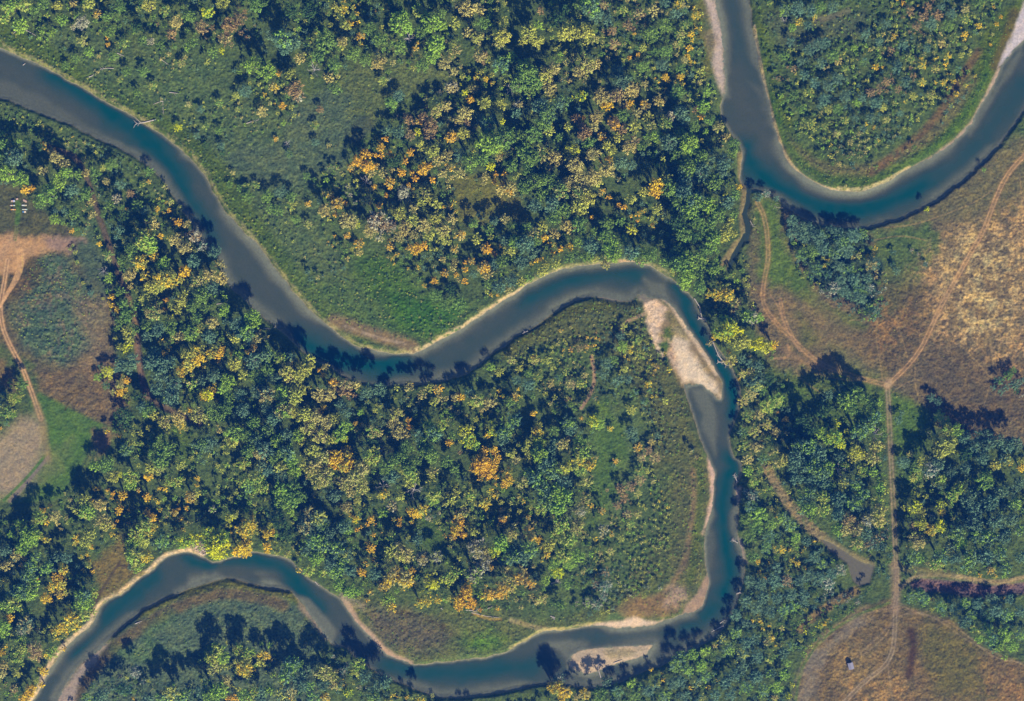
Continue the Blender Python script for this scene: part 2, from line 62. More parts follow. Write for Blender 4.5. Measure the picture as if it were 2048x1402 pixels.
(0,922): """550,30,40,l;620,30,50,g;660,90,46,y;680,80,40,Ly;765,90,55,ly;760,130,50,l;870,90,34,G;930,160,18,G;880,50,40,y;940,40,38,yt;860,210,32,Go;810,170,20,ot;715,200,34,Go;700,280,28,oG;690,300,24,oG;685,350,14,o;530,230,24,Go;590,250,50,t;500,230,50,y;500,290,55,yl;520,300,50,yl;600,340,50,t;620,370,46,ty;660,380,22,G;580,160,18,G;550,160,18,G;660,190,18,o;450,450,36,yG;520,430,46,y;500,470,46,y;530,500,22,Go;290,260,20,oG;255,290,20,Go;270,360,22,G;320,320,45,t;230,330,50,yl;270,460,28,yG;240,440,28,y;380,190,22,ot;
120,370,40,l;160,440,60,l;180,470,50,l;130,510,50,l;200,420,50,l;60,430,30,l;1150,100,22,Go;1150,140,22,Gy;1110,210,42,ot;1140,190,34,y;1050,110,40,yl;1010,120,40,yl;1020,300,28,Gt;1045,280,15,o;1060,340,24,Gt;860,300,28,Go;890,330,34,Go;850,370,55,yl;800,420,60,ly;870,410,36,Gy;770,480,50,l;790,500,18,o;830,470,50,y;900,390,36,yG;780,550,60,yl;850,560,45,yG;800,600,50,yl;870,560,18,Go;790,640,30,l;940,420,30,lb;950,470,50,bl;720,460,28,y;
1080,470,50,lL;1130,450,50,Ll;1060,490,40,l;1220,430,60,Ll;1270,470,60,lL;1300,440,50,lL;1280,530,55,L;1250,500,60,L;1210,470,40,l;1320,490,36,L;1240,560,26,L;
1420,510,50,G;1380,530,36,G;1450,480,36,Gy;1440,540,36,G;1560,430,36,G;1590,410,22,G;1560,500,32,G;1560,530,22,G;1450,370,46,yG;1440,420,46,yG;1400,400,40,yG;1340,330,32,yL;1370,310,36,y;1470,330,28,yG;1480,380,32,Gy;1240,280,28,wl;1440,120,50,yl;1500,100,50,ly;1530,150,50,ly;1480,160,40,l;1450,150,50,lb;1560,50,50,b;1640,170,60,l;1700,220,60,lg;1650,240,60,lg;1750,210,50,g;1720,150,50,g;1700,290,40,l;1640,80,50,b;1720,60,50,l;1830,40,60,yt;1900,90,60,yt;1860,120,55,yt;1960,30,28,o;1990,40,28,o;1920,20,28,Go;2010,130,50,yt;2020,270,28,to;1950,200,50,b;1810,300,50,bt;1860,330,60,by;1790,380,60,bt;1880,380,50,lb;1830,460,60,bl;1880,490,60,bl;1800,530,50,lb;1850,570,50,l;1920,430,50,b;1970,520,60,bl;2000,600,50,bl;2010,380,50,b;1960,650,50,bl;1930,600,50,b;1880,650,40,ly;1740,640,24,yG;1800,640,46,yl;1620,530,26,y;1680,540,28,yt;1980,720,46,l;2020,760,36,l;1590,300,50,bd;1640,350,60,d;1680,420,50,d;1580,370,20,yL;
30,700,28,Gy;90,550,40,t;140,570,22,Gt;40,610,40,t;80,570,30,tb;180,620,50,lb;160,680,50,lb;200,700,40,l;330,680,38,Go;370,640,36,Gy;350,720,46,Gy;300,740,36,Gy;270,800,42,oG;350,780,36,tG;220,690,12,o;380,770,28,y;120,760,60,lb;170,770,60,l;60,790,40,lb;80,840,60,ly;150,880,40,ly;50,920,36,Go;400,830,20,y;400,880,28,yG;25,960,46,l;20,1000,40,l;540,700,38,Go;540,650,28,Go;520,610,36,yG;520,580,22,G;580,630,12,o;480,790,60,lb;500,830,50,l;450,850,40,l;540,770,40,ly;420,930,60,yG;370,970,46,yG;330,990,38,Gy;480,900,50,yl;440,960,40,yG;540,880,26,yl;150,950,60,tb;130,980,50,bw;130,1040,40,l;120,1100,50,ly;100,1140,50,ly;150,1080,40,l;100,1240,32,y;200,1090,50,tr;210,1130,50,tr;310,1110,46,yl;280,1130,36,yG;370,1100,18,Go;240,1220,28,Gy;260,1240,26,G;240,1310,24,G;180,1340,42,Go;160,1370,36,Go;130,1390,30,o;200,1290,28,y;10,1120,28,Go;20,1190,36,t;10,1240,36,t;80,1330,30,tr;390,560,45,b;330,560,40,b;280,620,50,bl;210,560,45,bl;30,520,45,b;20,850,35,l;
1240,1150,50,ly;1270,1100,50,ly;1300,1150,50,l;1250,1220,50,yt;1290,1200,40,y;1310,1290,50,t;1400,1100,50,yl;1450,1120,50,yl;1430,1170,50,y;1420,1210,55,yG;1440,1240,36,yG;1530,1130,36,Gy;1560,1140,28,Gt;1520,1170,38,y;1600,1250,28,yl;1700,1190,60,bl;1680,1250,60,bl;1740,1180,40,lb;1660,1290,40,y;1640,1360,50,by;1700,1330,50,bt;1760,1310,50,b;1700,1380,24,to;1800,1310,50,bl;1880,1230,60,yt;1940,1250,50,yt;1980,1310,40,by;1950,1310,40,t;2020,1340,30,Ll;1900,1380,36,Gt;1830,1380,50,bl;1540,1340,50,lb;1580,1330,40,l;1430,1370,50,l;1480,1340,40,ly;1460,1390,40,y;1520,1390,40,b;1360,1380,24,o;1330,1385,18,o;1380,1390,18,o;1220,1310,50,bl;1280,1340,60,l;1230,1370,60,l;1180,1340,50,b;1110,1310,40,b;1100,1360,50,bl;1000,1310,30,bl;1000,1350,60,by;950,1380,50,bl;940,1360,40,bt;1060,1390,40,lb;780,1385,14,G;540,1310,36,yt;510,1380,40,lb;600,1370,50,b;660,1320,40,bd;720,1330,50,bd;580,1390,50,bd;860,1390,40,b;790,1230,45,bw;1760,1250,45,b;1820,1200,45,b;1890,1310,45,b""",
(680,922): """60,20,46,oG;30,40,28,Go;130,40,60,yt;90,100,60,yt;130,150,50,yt;60,180,40,t;40,270,42,t;100,230,30,y;260,190,38,yG;230,200,28,y;370,40,50,ly;410,90,50,ly;400,130,40,y;540,60,40,ty;530,120,40,y;550,200,50,ly;540,230,40,l;480,280,42,Gy;430,300,36,G;410,290,28,oG;460,310,28,G;520,330,28,wt;350,340,18,o;345,370,22,oG;180,340,28,o;160,370,18,o;100,400,20,o;195,430,18,Go;90,340,28,GL;30,380,50,l;40,420,30,l;250,300,40,l;300,260,40,wt;250,150,34,WW;430,170,40,WW;350,200,40,y;300,90,50,b;670,140,28,yL;680,180,40,y;750,160,28,y;650,230,40,y;760,200,40,yl;880,180,34,yG;910,200,28,yG;850,250,42,Gy;860,220,28,y;830,240,28,y;
820,20,56,o;800,50,36,oG;860,70,48,o;910,95,20,o;880,40,46,oG;990,60,38,yo;980,110,42,oG;960,140,28,o;1060,120,50,yt;1090,80,50,lb;1150,100,60,lb;1180,160,60,bl;1200,230,60,lb;1170,280,50,yl;1270,270,60,l;1310,210,60,l;1270,180,60,l;1290,120,50,b;1240,60,60,lb;1200,20,60,b;1330,120,40,b;1260,110,22,Gt;1330,30,46,yL;1400,50,50,ly;1440,120,40,yt;1460,30,36,Gy;1400,290,46,tw;1430,230,40,ty;1490,280,26,ot;1530,290,28,ot;1380,380,46,yt;1400,360,36,yt;1290,370,60,yl;1260,440,50,yl;1220,490,50,y;1240,330,28,y;1330,470,60,ly;1300,550,60,ly;1390,550,50,l;1210,550,28,yG;1270,650,55,lL;1340,600,50,l;1250,600,50,l;
690,320,38,ot;700,360,36,o;680,400,42,oG;660,440,28,ot;720,430,28,oG;730,300,36,ty;780,410,36,y;750,380,28,y;860,380,28,Ly;870,420,28,Ly;880,360,24,l;950,340,34,to;980,330,28,ty;1100,330,22,ot;1000,430,50,yt;1010,390,40,yt;1060,440,30,t;1100,400,34,to;1120,440,36,to;1160,460,28,Go;940,480,60,l;910,520,50,lL;980,500,40,l;1000,560,60,bl;1060,560,60,b;1100,520,60,bl;1040,490,50,b;830,490,36,WW;780,500,45,wt;800,540,45,wt;850,520,36,t;850,580,46,tw;830,620,45,wt;880,620,26,to;780,660,60,wl;560,560,45,wy;580,580,30,WW;480,570,45,wt;485,560,16,o;370,540,60,ty;350,510,50,yt;400,560,40,t;180,510,32,Go;190,580,22,ot;300,520,50,y;310,450,40,yl;290,590,40,yt;50,540,50,by;50,510,40,lb;130,650,32,Go;110,630,24,Gt;380,690,60,Gt;330,650,50,Gt;300,680,50,tG;270,720,42,Gt;410,710,28,Go;420,640,26,Go;240,740,28,Gt;180,770,24,to;640,680,50,ly;680,650,40,ly;610,690,38,Ly;540,720,46,yL;520,680,38,yL;550,650,24,y;600,660,24,y;200,660,45,b;60,640,45,b;450,460,40,b;
740,760,46,oG;720,790,38,oG;740,730,24,Go;700,820,46,oG;760,830,46,o;690,850,36,o;820,870,18,o;650,800,28,yG;570,810,36,yG;500,820,46,yG;460,830,36,Gy;620,800,36,yl;830,780,38,lL;800,760,28,l;870,780,50,to;930,770,46,to;960,740,46,to;1060,640,38,t;1040,690,46,to;1090,700,38,to;1120,720,36,to;1140,740,28,tr;990,680,38,ty;1060,670,36,t;1180,800,42,ty;1200,790,28,ty;1150,820,28,t;1000,740,38,ty;980,640,38,t;260,820,38,yl;300,850,36,yG;320,880,18,G;290,800,38,l;60,760,46,l;110,760,36,l;20,720,28,l;1260,820,45,d;1330,720,45,gl;1200,700,40,l;1290,840,40,g;
1600,30,28,ot;1560,170,22,rt;1640,160,55,r;1700,150,55,r;1660,210,55,r;1750,110,55,tr;1750,50,55,t;1740,190,45,yt;1700,245,16,o;1740,310,46,ty;1700,370,46,yt;1680,310,46,rt;1620,260,45,r;1590,430,32,ot;1620,410,22,ot;1540,400,36,tw;1460,640,34,Gt;1420,650,28,t;1500,570,36,tG;1530,590,36,ty;1500,520,36,yG;1520,540,28,t;1580,530,45,yt;1640,450,45,y;1550,650,45,br;1550,730,50,bw;1450,830,50,wl;1500,840,46,bw;1540,790,45,wb;1490,720,45,rb;1830,120,35,G;1800,60,35,y;
110,1190,50,ly;90,1230,40,y;50,1350,36,lL;10,1290,24,tG;20,1220,28,wb;20,1310,28,Gt;160,1320,18,wt;230,1260,50,b;260,1290,50,b;150,1260,50,b;390,1380,18,oG;470,1390,36,yG;540,1375,24,to;200,1380,50,lb;200,1320,50,b;
1270,1330,55,Gy;1240,1320,36,GL;1320,1350,45,tG;1300,1380,36,G;1280,1280,45,bw;1430,1360,42,tG;1380,1380,28,t;1820,1220,18,G;1880,1240,12,G;1960,1200,55,lb;1850,1300,50,yb;1940,1300,50,b;1800,1340,50,b;1900,1370,50,lb;1720,1380,50,g;1620,1340,50,gb;1560,1290,40,b;1520,1360,50,g;1810,1260,20,Gy;1890,1330,22,yL;1700,1300,40,l""",
(1348,922): """820,30,60,bl;860,60,60,lb;900,40,50,l;800,110,50,b;870,120,50,b;960,50,40,WW;1000,120,50,by;980,160,18,yL;1080,80,28,ly;1100,40,38,ly;1060,130,50,bl;1100,190,50,bl;1160,60,40,l;1200,150,40,l;1190,230,50,ly;1200,290,50,ty;1200,350,50,yt;1130,340,50,tw;1050,240,60,bl;960,220,60,b;870,210,50,ly;900,150,40,lb;800,180,50,bl;760,230,50,lb;790,280,50,l;740,290,30,lb;870,280,50,ly;960,310,50,b;1020,340,50,tr;1000,390,50,t;1060,400,50,rt;960,400,50,l;1120,430,50,b;1150,480,50,br;1200,440,40,br;1060,480,50,lt;1220,500,30,b;720,100,50,b;700,30,50,b;760,30,45,b;
500,50,45,yt;430,60,40,l;470,120,40,ly;450,140,30,l;460,200,50,bw;420,180,36,wb;450,270,60,lb;500,320,70,l;560,360,60,gl;480,390,60,g;560,440,60,gb;420,340,50,g;440,440,50,g;640,330,50,bl;680,380,50,lb;600,290,36,yG;570,280,28,Gy;600,330,18,Go;540,500,50,bg;
630,520,46,yG;590,530,24,G;490,590,28,G;520,600,20,G;500,650,24,Go;650,570,28,yG;720,600,38,Gy;680,610,28,y;780,510,34,yG;790,490,20,G;730,640,12,o;710,450,40,l;770,470,40,b;860,600,50,bl;820,560,50,b;440,700,50,b;510,720,50,b;590,700,60,b;660,700,50,br;740,700,50,b;790,670,50,b;850,680,50,b;920,660,50,b;970,640,50,bw;900,720,50,bw;600,620,45,b;460,560,45,g;
460,960,34,G;500,930,28,yG;420,950,40,b;570,1040,40,tG;620,1040,34,Gt;540,1080,36,yt;630,980,30,ot;850,960,26,Ly;880,950,20,G;520,800,50,b;600,800,50,b;680,780,50,b;760,780,45,b;420,820,50,b;360,900,50,b;480,860,50,b;560,880,50,b;640,870,50,lb;700,850,45,lb;760,830,40,b;360,1000,50,bl;280,1040,40,by;320,1100,50,bl;420,1060,50,b;400,1130,50,by;490,1140,50,b;470,1040,45,b;560,1150,45,gy;640,1120,45,b;690,1080,45,gb;40,1150,45,bl;110,1130,50,l;180,1110,45,l;80,1220,50,bl;160,1200,50,l;180,1260,50,bl;40,1290,50,b;130,1300,50,yb;230,1290,26,G;200,1320,26,G;70,1370,45,b;160,1380,45,yb;240,1370,45,b;300,1300,50,b;350,1250,50,b;400,1210,45,b;330,1370,45,b;420,1320,50,bl;480,1260,50,b;560,1240,45,bl;520,1340,55,lb;600,1320,50,l;640,1250,45,l;660,1180,40,gl;590,1390,40,yb;670,1370,26,L;690,1310,22,Ly;30,1180,18,G;90,1300,12,G;240,1080,28,t;
1420,60,50,yt;1400,100,40,y;1500,50,55,bw;1560,100,36,ly;1630,200,50,yl;1660,160,50,yl;1810,120,60,lg;1830,80,40,l;1410,270,50,yL;1390,290,28,yL;1440,300,40,y;1560,260,38,yL;1560,300,34,Gy;1440,360,48,Ly;1500,400,45,Gy;1560,380,50,lL;1510,420,24,G;1870,30,26,Gy;1960,10,28,Gy;1720,220,60,b;1760,280,60,b;1850,240,60,b;1750,360,60,b;1880,350,60,b;1990,250,50,bl;1650,420,60,lb;1680,480,50,l;1600,510,50,yb;1780,440,60,bl;1850,450,60,bl;1930,440,50,b;1400,560,50,lb;1360,420,30,d;1450,570,40,l;1560,560,60,bl;1520,600,50,tl;1640,560,50,b;1740,560,60,bl;1820,560,60,b;1850,640,30,ot;1940,620,50,bl;2020,560,40,b;1900,540,50,bl;1700,620,40,lb;1430,480,50,t;1400,440,40,ty;1390,380,30,tr;1960,340,50,b;2020,400,45,bl;1920,180,50,b;2010,130,45,b;2030,40,30,G;1700,40,45,b;1620,60,45,b;
1380,790,40,lb;1430,770,40,lb;1460,800,50,bl;1510,810,26,to;1560,850,50,lb;1640,860,50,b;1700,830,50,bl;1770,830,50,b;1860,810,50,b;1930,800,18,Gt;1960,810,40,b;1880,870,60,b;1950,900,50,bl;1820,900,50,bd;1740,900,50,bl;1700,940,50,b;1760,970,60,yb;1830,980,50,bl;1850,1040,50,lb;1930,1020,60,l;1980,1080,50,l;2020,1010,50,bl;1900,1080,36,l;1780,1040,36,l;2020,880,45,b"""}
# ------------------------------------------------------------------ helpers
def T(ox, oy, pts):            # enlarged-quarter pixels -> photo pixels
    return [(ox + a*700/2045., oy + b*700/2045.) for a, b in pts]
def px2w(x, y): return (x - 1024) * MPP, (701 - y) * MPP
def W(pts): return np.array([px2w(a, b) for a, b in pts], float)
def lin(c):
    c = np.array(c, float) / 255.
    return np.where(c <= .04045, c/12.92, ((c+.055)/1.055)**2.4)
def alb(c, k=1.0): return np.clip((lin(c) - AIR) / (KG*k), 0.006, 0.85)
_tab = rng.random((256, 256))
def vnoise(x, y, s, seed=0):
    x = x/s + 17.3*seed; y = y/s - 9.1*seed
    xi = np.floor(x).astype(int); yi = np.floor(y).astype(int); fx = x-xi; fy = y-yi
    fx = fx*fx*(3-2*fx); fy = fy*fy*(3-2*fy)
    a = _tab[xi & 255, yi & 255]; b = _tab[(xi+1) & 255, yi & 255]; c = _tab[xi & 255, (yi+1) & 255]; d = _tab[(xi+1) & 255, (yi+1) & 255]
    return (a*(1-fx)+b*fx)*(1-fy) + (c*(1-fx)+d*fx)*fy
def fbm(x, y, s, o=4, seed=0):
    v = 0; a = .5; t = 0
    for i in range(o): v = v + a*vnoise(x, y, s, seed+i*3); t += a; a *= .55; s *= .5
    return v/t
def sstep(a, b, x):
    t = np.clip((x-a)/(b-a), 0, 1); return t*t*(3-2*t)
def inside(P, x, y):           # even-odd test, P in world metres
    r = np.zeros(np.broadcast(x, y).shape, bool); n = len(P)
    for i in range(n):
        x1, y1 = P[i]; x2, y2 = P[(i+1) % n]
        if y1 == y2: continue
        c = ((y1 > y) != (y2 > y)); r ^= c & (x < (x2-x1)*(y-y1)/(y2-y1)+x1)
    return r
def segdist(x, y, a, b):
    dx, dy = b[0]-a[0], b[1]-a[1]; L = dx*dx+dy*dy+1e-9
    t = np.clip(((x-a[0])*dx+(y-a[1])*dy)/L, 0, 1)
    return np.hypot(x-a[0]-t*dx, y-a[1]-t*dy)
class Field:                    # a lattice given by two axes
    def __init__(s, xs, ys): s.xs, s.ys = xs, ys; s.X, s.Y = np.meshgrid(xs, ys); s.shape = s.X.shape
    def box(s, x0, x1, y0, y1):
        i0, i1 = np.searchsorted(s.xs, [x0, x1]); j0, j1 = np.searchsorted(s.ys, [y0, y1])
        return slice(max(j0-1, 0), j1+1), slice(max(i0-1, 0), i1+1)
    def line(s, P, pad, closed=False):
        D = np.full(s.shape, 1e3); n = len(P)
        for i in range(n if closed else n-1):
            a, b = P[i], P[(i+1) % n]
            bx = s.box(min(a[0], b[0])-pad, max(a[0], b[0])+pad, min(a[1], b[1])-pad, max(a[1], b[1])+pad)
            D[bx] = np.minimum(D[bx], segdist(s.X[bx], s.Y[bx], a, b))
        return D
    def poly(s, P, pad=30):      # signed distance, negative inside
        P = np.asarray(P); D = s.line(P, pad, True)
        bx = s.box(P[:, 0].min(), P[:, 0].max(), P[:, 1].min(), P[:, 1].max())
        m = inside(P, s.X[bx], s.Y[bx]); D[bx] = np.where(m, -D[bx], D[bx]); return D
def smooth(pts, n=2):            # Chaikin, open polyline
    pts = [tuple(p) for p in pts]
    for _ in range(n):
        q = [pts[0]]
        for a, b in zip(pts[:-1], pts[1:]):
            q += [(a[0]*.75+b[0]*.25, a[1]*.75+b[1]*.25), (a[0]*.25+b[0]*.75, a[1]*.25+b[1]*.75)]
        pts = q + [pts[-1]]
    return pts
def mesh_obj(name, V, F, mats, parent=None, nloop=4, link=True):
    me = bpy.data.meshes.new(name); V = np.asarray(V, np.float32); F = np.asarray(F, np.int32)
    me.vertices.add(len(V)); me.vertices.foreach_set('co', V.ravel())
    me.loops.add(F.size); me.loops.foreach_set('vertex_index', F.ravel())
    me.polygons.add(len(F)); me.polygons.foreach_set('loop_start', np.arange(0, F.size, F.shape[1], dtype=np.int32))
    me.update(calc_edges=True)
    for m in (mats if isinstance(mats, list) else [mats]): me.materials.append(m)
    o = bpy.data.objects.new(name, me)
    if link: COL.objects.link(o)
    if parent: o.parent = parent
    return o
def vattr(me, name, arr):
    a = me.attributes.new(name, 'FLOAT_COLOR' if arr.ndim == 2 else 'FLOAT', 'POINT')
    if arr.ndim == 2:
        if arr.shape[1] == 3: arr = np.c_[arr, np.ones(len(arr))]
        a.data.foreach_set('color', arr.astype(np.float32).ravel())
    else: a.data.foreach_set('value', arr.astype(np.float32))
def tag(o, label=None, cat=None, group=None, kind=None):
    if label: o['label'] = label
    if cat: o['category'] = cat
    if group: o['group'] = group
    if kind: o['kind'] = kind
    return o
class MB:                        # collects tubes, boxes and lumps into one mesh
    def __init__(s): s.v = []; s.f = []
    def tube(s, pts, rs, n=6):
        pts = [Vector(p) for p in pts]; base = len(s.v); m = len(pts)
        for i, p in enumerate(pts):
            d = (pts[min(i+1, m-1)] - pts[max(i-1, 0)]).normalized()
            u = d.cross(Vector((0, 0, 1)) if abs(d.z) < .9 else Vector((1, 0, 0))).normalized(); v = d.cross(u)
            for k in range(n):
                a = 2*math.pi*k/n; s.v.append(p + (u*math.cos(a)+v*math.sin(a))*rs[i])
        for i in range(m-1):
            for k in range(n):
                a = base+i*n+k; b = base+i*n+(k+1) % n; s.f.append((a, b, b+n, a+n))
        s.f.append(tuple(base+k for k in range(n))[::-1]); s.f.append(tuple(base+(m-1)*n+k for k in range(n)))
        return s
    def box(s, c, d, rz=0, top=1.0):
        b = len(s.v)
        for z in (-1, 1):
            for x, y in ((-1, -1), (1, -1), (1, 1), (-1, 1)):
                t = top if z > 0 else 1; X, Y = x*d[0]/2*t, y*d[1]/2*t
                s.v.append((c[0]+X*math.cos(rz)-Y*math.sin(rz), c[1]+X*math.sin(rz)+Y*math.cos(rz), c[2]+z*d[2]/2))
        for f in ((0, 3, 2, 1), (4, 5, 6, 7), (0, 1, 5, 4), (1, 2, 6, 5), (2, 3, 7, 6), (3, 0, 4, 7)): s.f.append(tuple(b+i for i in f))
        return s
    def poly(s, vs, fs):
        b = len(s.v); s.v += vs; s.f += [tuple(b+i for i in f) for f in fs]; return s
    def build(s, name, mat, parent=None):
        me = bpy.data.meshes.new(name); me.from_pydata([tuple(p) for p in s.v], [], s.f); me.materials.append(mat)
        o = bpy.data.objects.new(name, me); COL.objects.link(o)
        if parent: o.parent = parent
        return o
def empty(name, loc, rz=0):
    o = bpy.data.objects.new(name, None); o.location = loc; o.rotation_euler = (0, 0, rz); o.empty_display_size = .5; COL.objects.link(o); return o
# ------------------------------------------------------------------ materials
def newmat(name):
    m = bpy.data.materials.new(name); m.use_nodes = True; t = m.node_tree; p = t.nodes['Principled BSDF']; return m, t, p
def N(t, typ, **kw):
    n = t.nodes.new(typ)
    for k, v in kw.items():
        if k in ('operation', 'blend_type', 'data_type', 'attribute_name', 'attribute_type', 'noise_dimensions', 'feature'): setattr(n, k, v)
        else: n.inputs[k.replace('_', ' ')].default_value = v
    return n
def mixrgb(t, fac, a, b, blend='MIX'):
    n = t.nodes.new('ShaderNodeMix'); n.data_type = 'RGBA'; n.blend_type = blend
    for s, v in ((0, fac), (6, a), (7, b)):
        if hasattr(v, 'links') or hasattr(v, 'is_output'): t.links.new(v, n.inputs[s])
        else: n.inputs[s].default_value = v if s == 0 else (*v[:3], 1)
    return n.outputs[2]
def simple(name, col, rough=.8, metal=0, var=.25, scale=2.0):
    m, t, p = newmat(name); nz = N(t, 'ShaderNodeTexNoise', Scale=scale, Detail=4.0)
    tc = t.nodes.new('ShaderNodeTexCoord'); t.links.new(tc.outputs['Object'], nz.inputs['Vector'])
    r = t.nodes.new('ShaderNodeMapRange'); r.inputs[3].default_value = 1-var; r.inputs[4].default_value = 1+var
    t.links.new(nz.outputs[0], r.inputs[0]); c = t.nodes.new('ShaderNodeVectorMath'); c.operation = 'SCALE'
    c.inputs[0].default_value = tuple(col[:3]); t.links.new(r.outputs[0], c.inputs['Scale']); t.links.new(c.outputs[0], p.inputs['Base Color'])
    p.inputs['Roughness'].default_value = rough; p.inputs['Metallic'].default_value = metal; return m
def ground_mat():
    m, t, p = newmat('floodplain_soil_and_grass'); L = t.links
    a = N(t, 'ShaderNodeAttribute', attribute_name='cover'); tx = N(t, 'ShaderNodeAttribute', attribute_name='tussock')
    g = t.nodes.new('ShaderNodeNewGeometry')
    n1 = N(t, 'ShaderNodeTexNoise', Scale=.55, Detail=5.0, Roughness=.75); n2 = N(t, 'ShaderNodeTexNoise', Scale=1.6, Detail=2.0)
    L.new(g.outputs['Position'], n1.inputs['Vector']); L.new(g.outputs['Position'], n2.inputs['Vector'])
    r = t.nodes.new('ShaderNodeMapRange'); r.inputs[1].default_value = .3; r.inputs[2].default_value = .7; L.new(n1.outputs[0], r.inputs[0])
    lo = N(t, 'ShaderNodeMath', operation='MULTIPLY'); lo.inputs[1].default_value = -.72; L.new(tx.outputs['Fac'], lo.inputs[0])
    lo1 = N(t, 'ShaderNodeMath', operation='ADD'); lo1.inputs[1].default_value = .97; L.new(lo.outputs[0], lo1.inputs[0]); L.new(lo1.outputs[0], r.inputs[3])
    hi = N(t, 'ShaderNodeMath', operation='MULTIPLY'); hi.inputs[1].default_value = .85; L.new(tx.outputs['Fac'], hi.inputs[0])
    hi1 = N(t, 'ShaderNodeMath', operation='ADD'); hi1.inputs[1].default_value = 1.03; L.new(hi.outputs[0], hi1.inputs[0]); L.new(hi1.outputs[0], r.inputs[4])
    s = t.nodes.new('ShaderNodeVectorMath'); s.operation = 'SCALE'; L.new(a.outputs['Color'], s.inputs[0]); L.new(r.outputs[0], s.inputs['Scale'])
    # tiny shifts between straw and green inside the same cover
    c2 = mixrgb(t, .14, s.outputs[0], n2.outputs['Color'], 'OVERLAY'); L.new(c2, p.inputs['Base Color'])
    b = t.nodes.new('ShaderNodeBump'); b.inputs['Distance'].default_value = 1.3; L.new(tx.outputs['Fac'], b.inputs['Strength']); L.new(n1.outputs[0], b.inputs['Height'])
    L.new(b.outputs[0], p.inputs['Normal']); p.inputs['Roughness'].default_value = .95; p.inputs['Specular IOR Level'].default_value = .1
    return m
def water_mat():
    m, t, p = newmat('river_water'); L = t.links
    p.inputs['Roughness'].default_value = .12; p.inputs['IOR'].default_value = 1.33; p.inputs['Specular IOR Level'].default_value = .4
    a = N(t, 'ShaderNodeAttribute', attribute_name='depth'); a2 = N(t, 'ShaderNodeAttribute', attribute_name='murk')
    col = mixrgb(t, a.outputs['Fac'], (.066, .080, .056), (.002, .058, .052)); L.new(col, p.inputs['Base Color'])
    g = t.nodes.new('ShaderNodeNewGeometry'); n = N(t, 'ShaderNodeTexNoise', Scale=.9, Detail=3.0); L.new(g.outputs['Position'], n.inputs['Vector'])
    b = t.nodes.new('ShaderNodeBump'); b.inputs['Strength'].default_value = .5; b.inputs['Distance'].default_value = .25; L.new(n.outputs[0], b.inputs['Height']); L.new(b.outputs[0], p.inputs['Normal'])
    tr = t.nodes.new('ShaderNodeBsdfTransparent'); tr.inputs[0].default_value = (.80, .93, .95, 1)
    mx = t.nodes.new('ShaderNodeMixShader'); L.new(a2.outputs['Fac'], mx.inputs[0]); L.new(tr.outputs[0], mx.inputs[1]); L.new(p.outputs[0], mx.inputs[2])
    L.new(mx.outputs[0], t.nodes['Material Output'].inputs['Surface']); return m
def leaf_mat(name, stuff):
    m, t, p = newmat(name); L = t.links
    v = N(t, 'ShaderNodeAttribute', attribute_name='leafvar')
    if stuff:
        c = N(t, 'ShaderNodeAttribute', attribute_name='leafcol').outputs['Color']
    else:
        oi = t.nodes.new('ShaderNodeObjectInfo'); a2 = N(t, 'ShaderNodeAttribute', attribute_name='second_tint', attribute_type='OBJECT')
        sel = N(t, 'ShaderNodeAttribute', attribute_name='limbvar')
        c = mixrgb(t, sel.outputs['Fac'], oi.outputs['Color'], a2.outputs['Color'])
    r = t.nodes.new('ShaderNodeMapRange'); r.inputs[3].default_value = .5; r.inputs[4].default_value = 1.5; L.new(v.outputs['Fac'], r.inputs[0])
    s = t.nodes.new('ShaderNodeVectorMath'); s.operation = 'SCALE'; L.new(c, s.inputs[0]); L.new(r.outputs[0], s.inputs['Scale'])
    L.new(s.outputs[0], p.inputs['Base Color']); p.inputs['Roughness'].default_value = .7; p.inputs['Specular IOR Level'].default_value = .15
    return m
M_G = ground_mat(); M_W = water_mat(); M_LEAF = leaf_mat('foliage', False); M_LEAFS = leaf_mat('foliage_mass', True)
M_BARK = simple('grey_bark', (.16, .13, .10), var=.3); M_DEAD = simple('bleached_dead_wood', (.50, .46, .42), var=.2)
M_LOG = simple('pale_driftwood', (.52, .45, .38), var=.25); M_STONE = simple('pale_stone', (.50, .42, .33), var=.35, scale=.8)
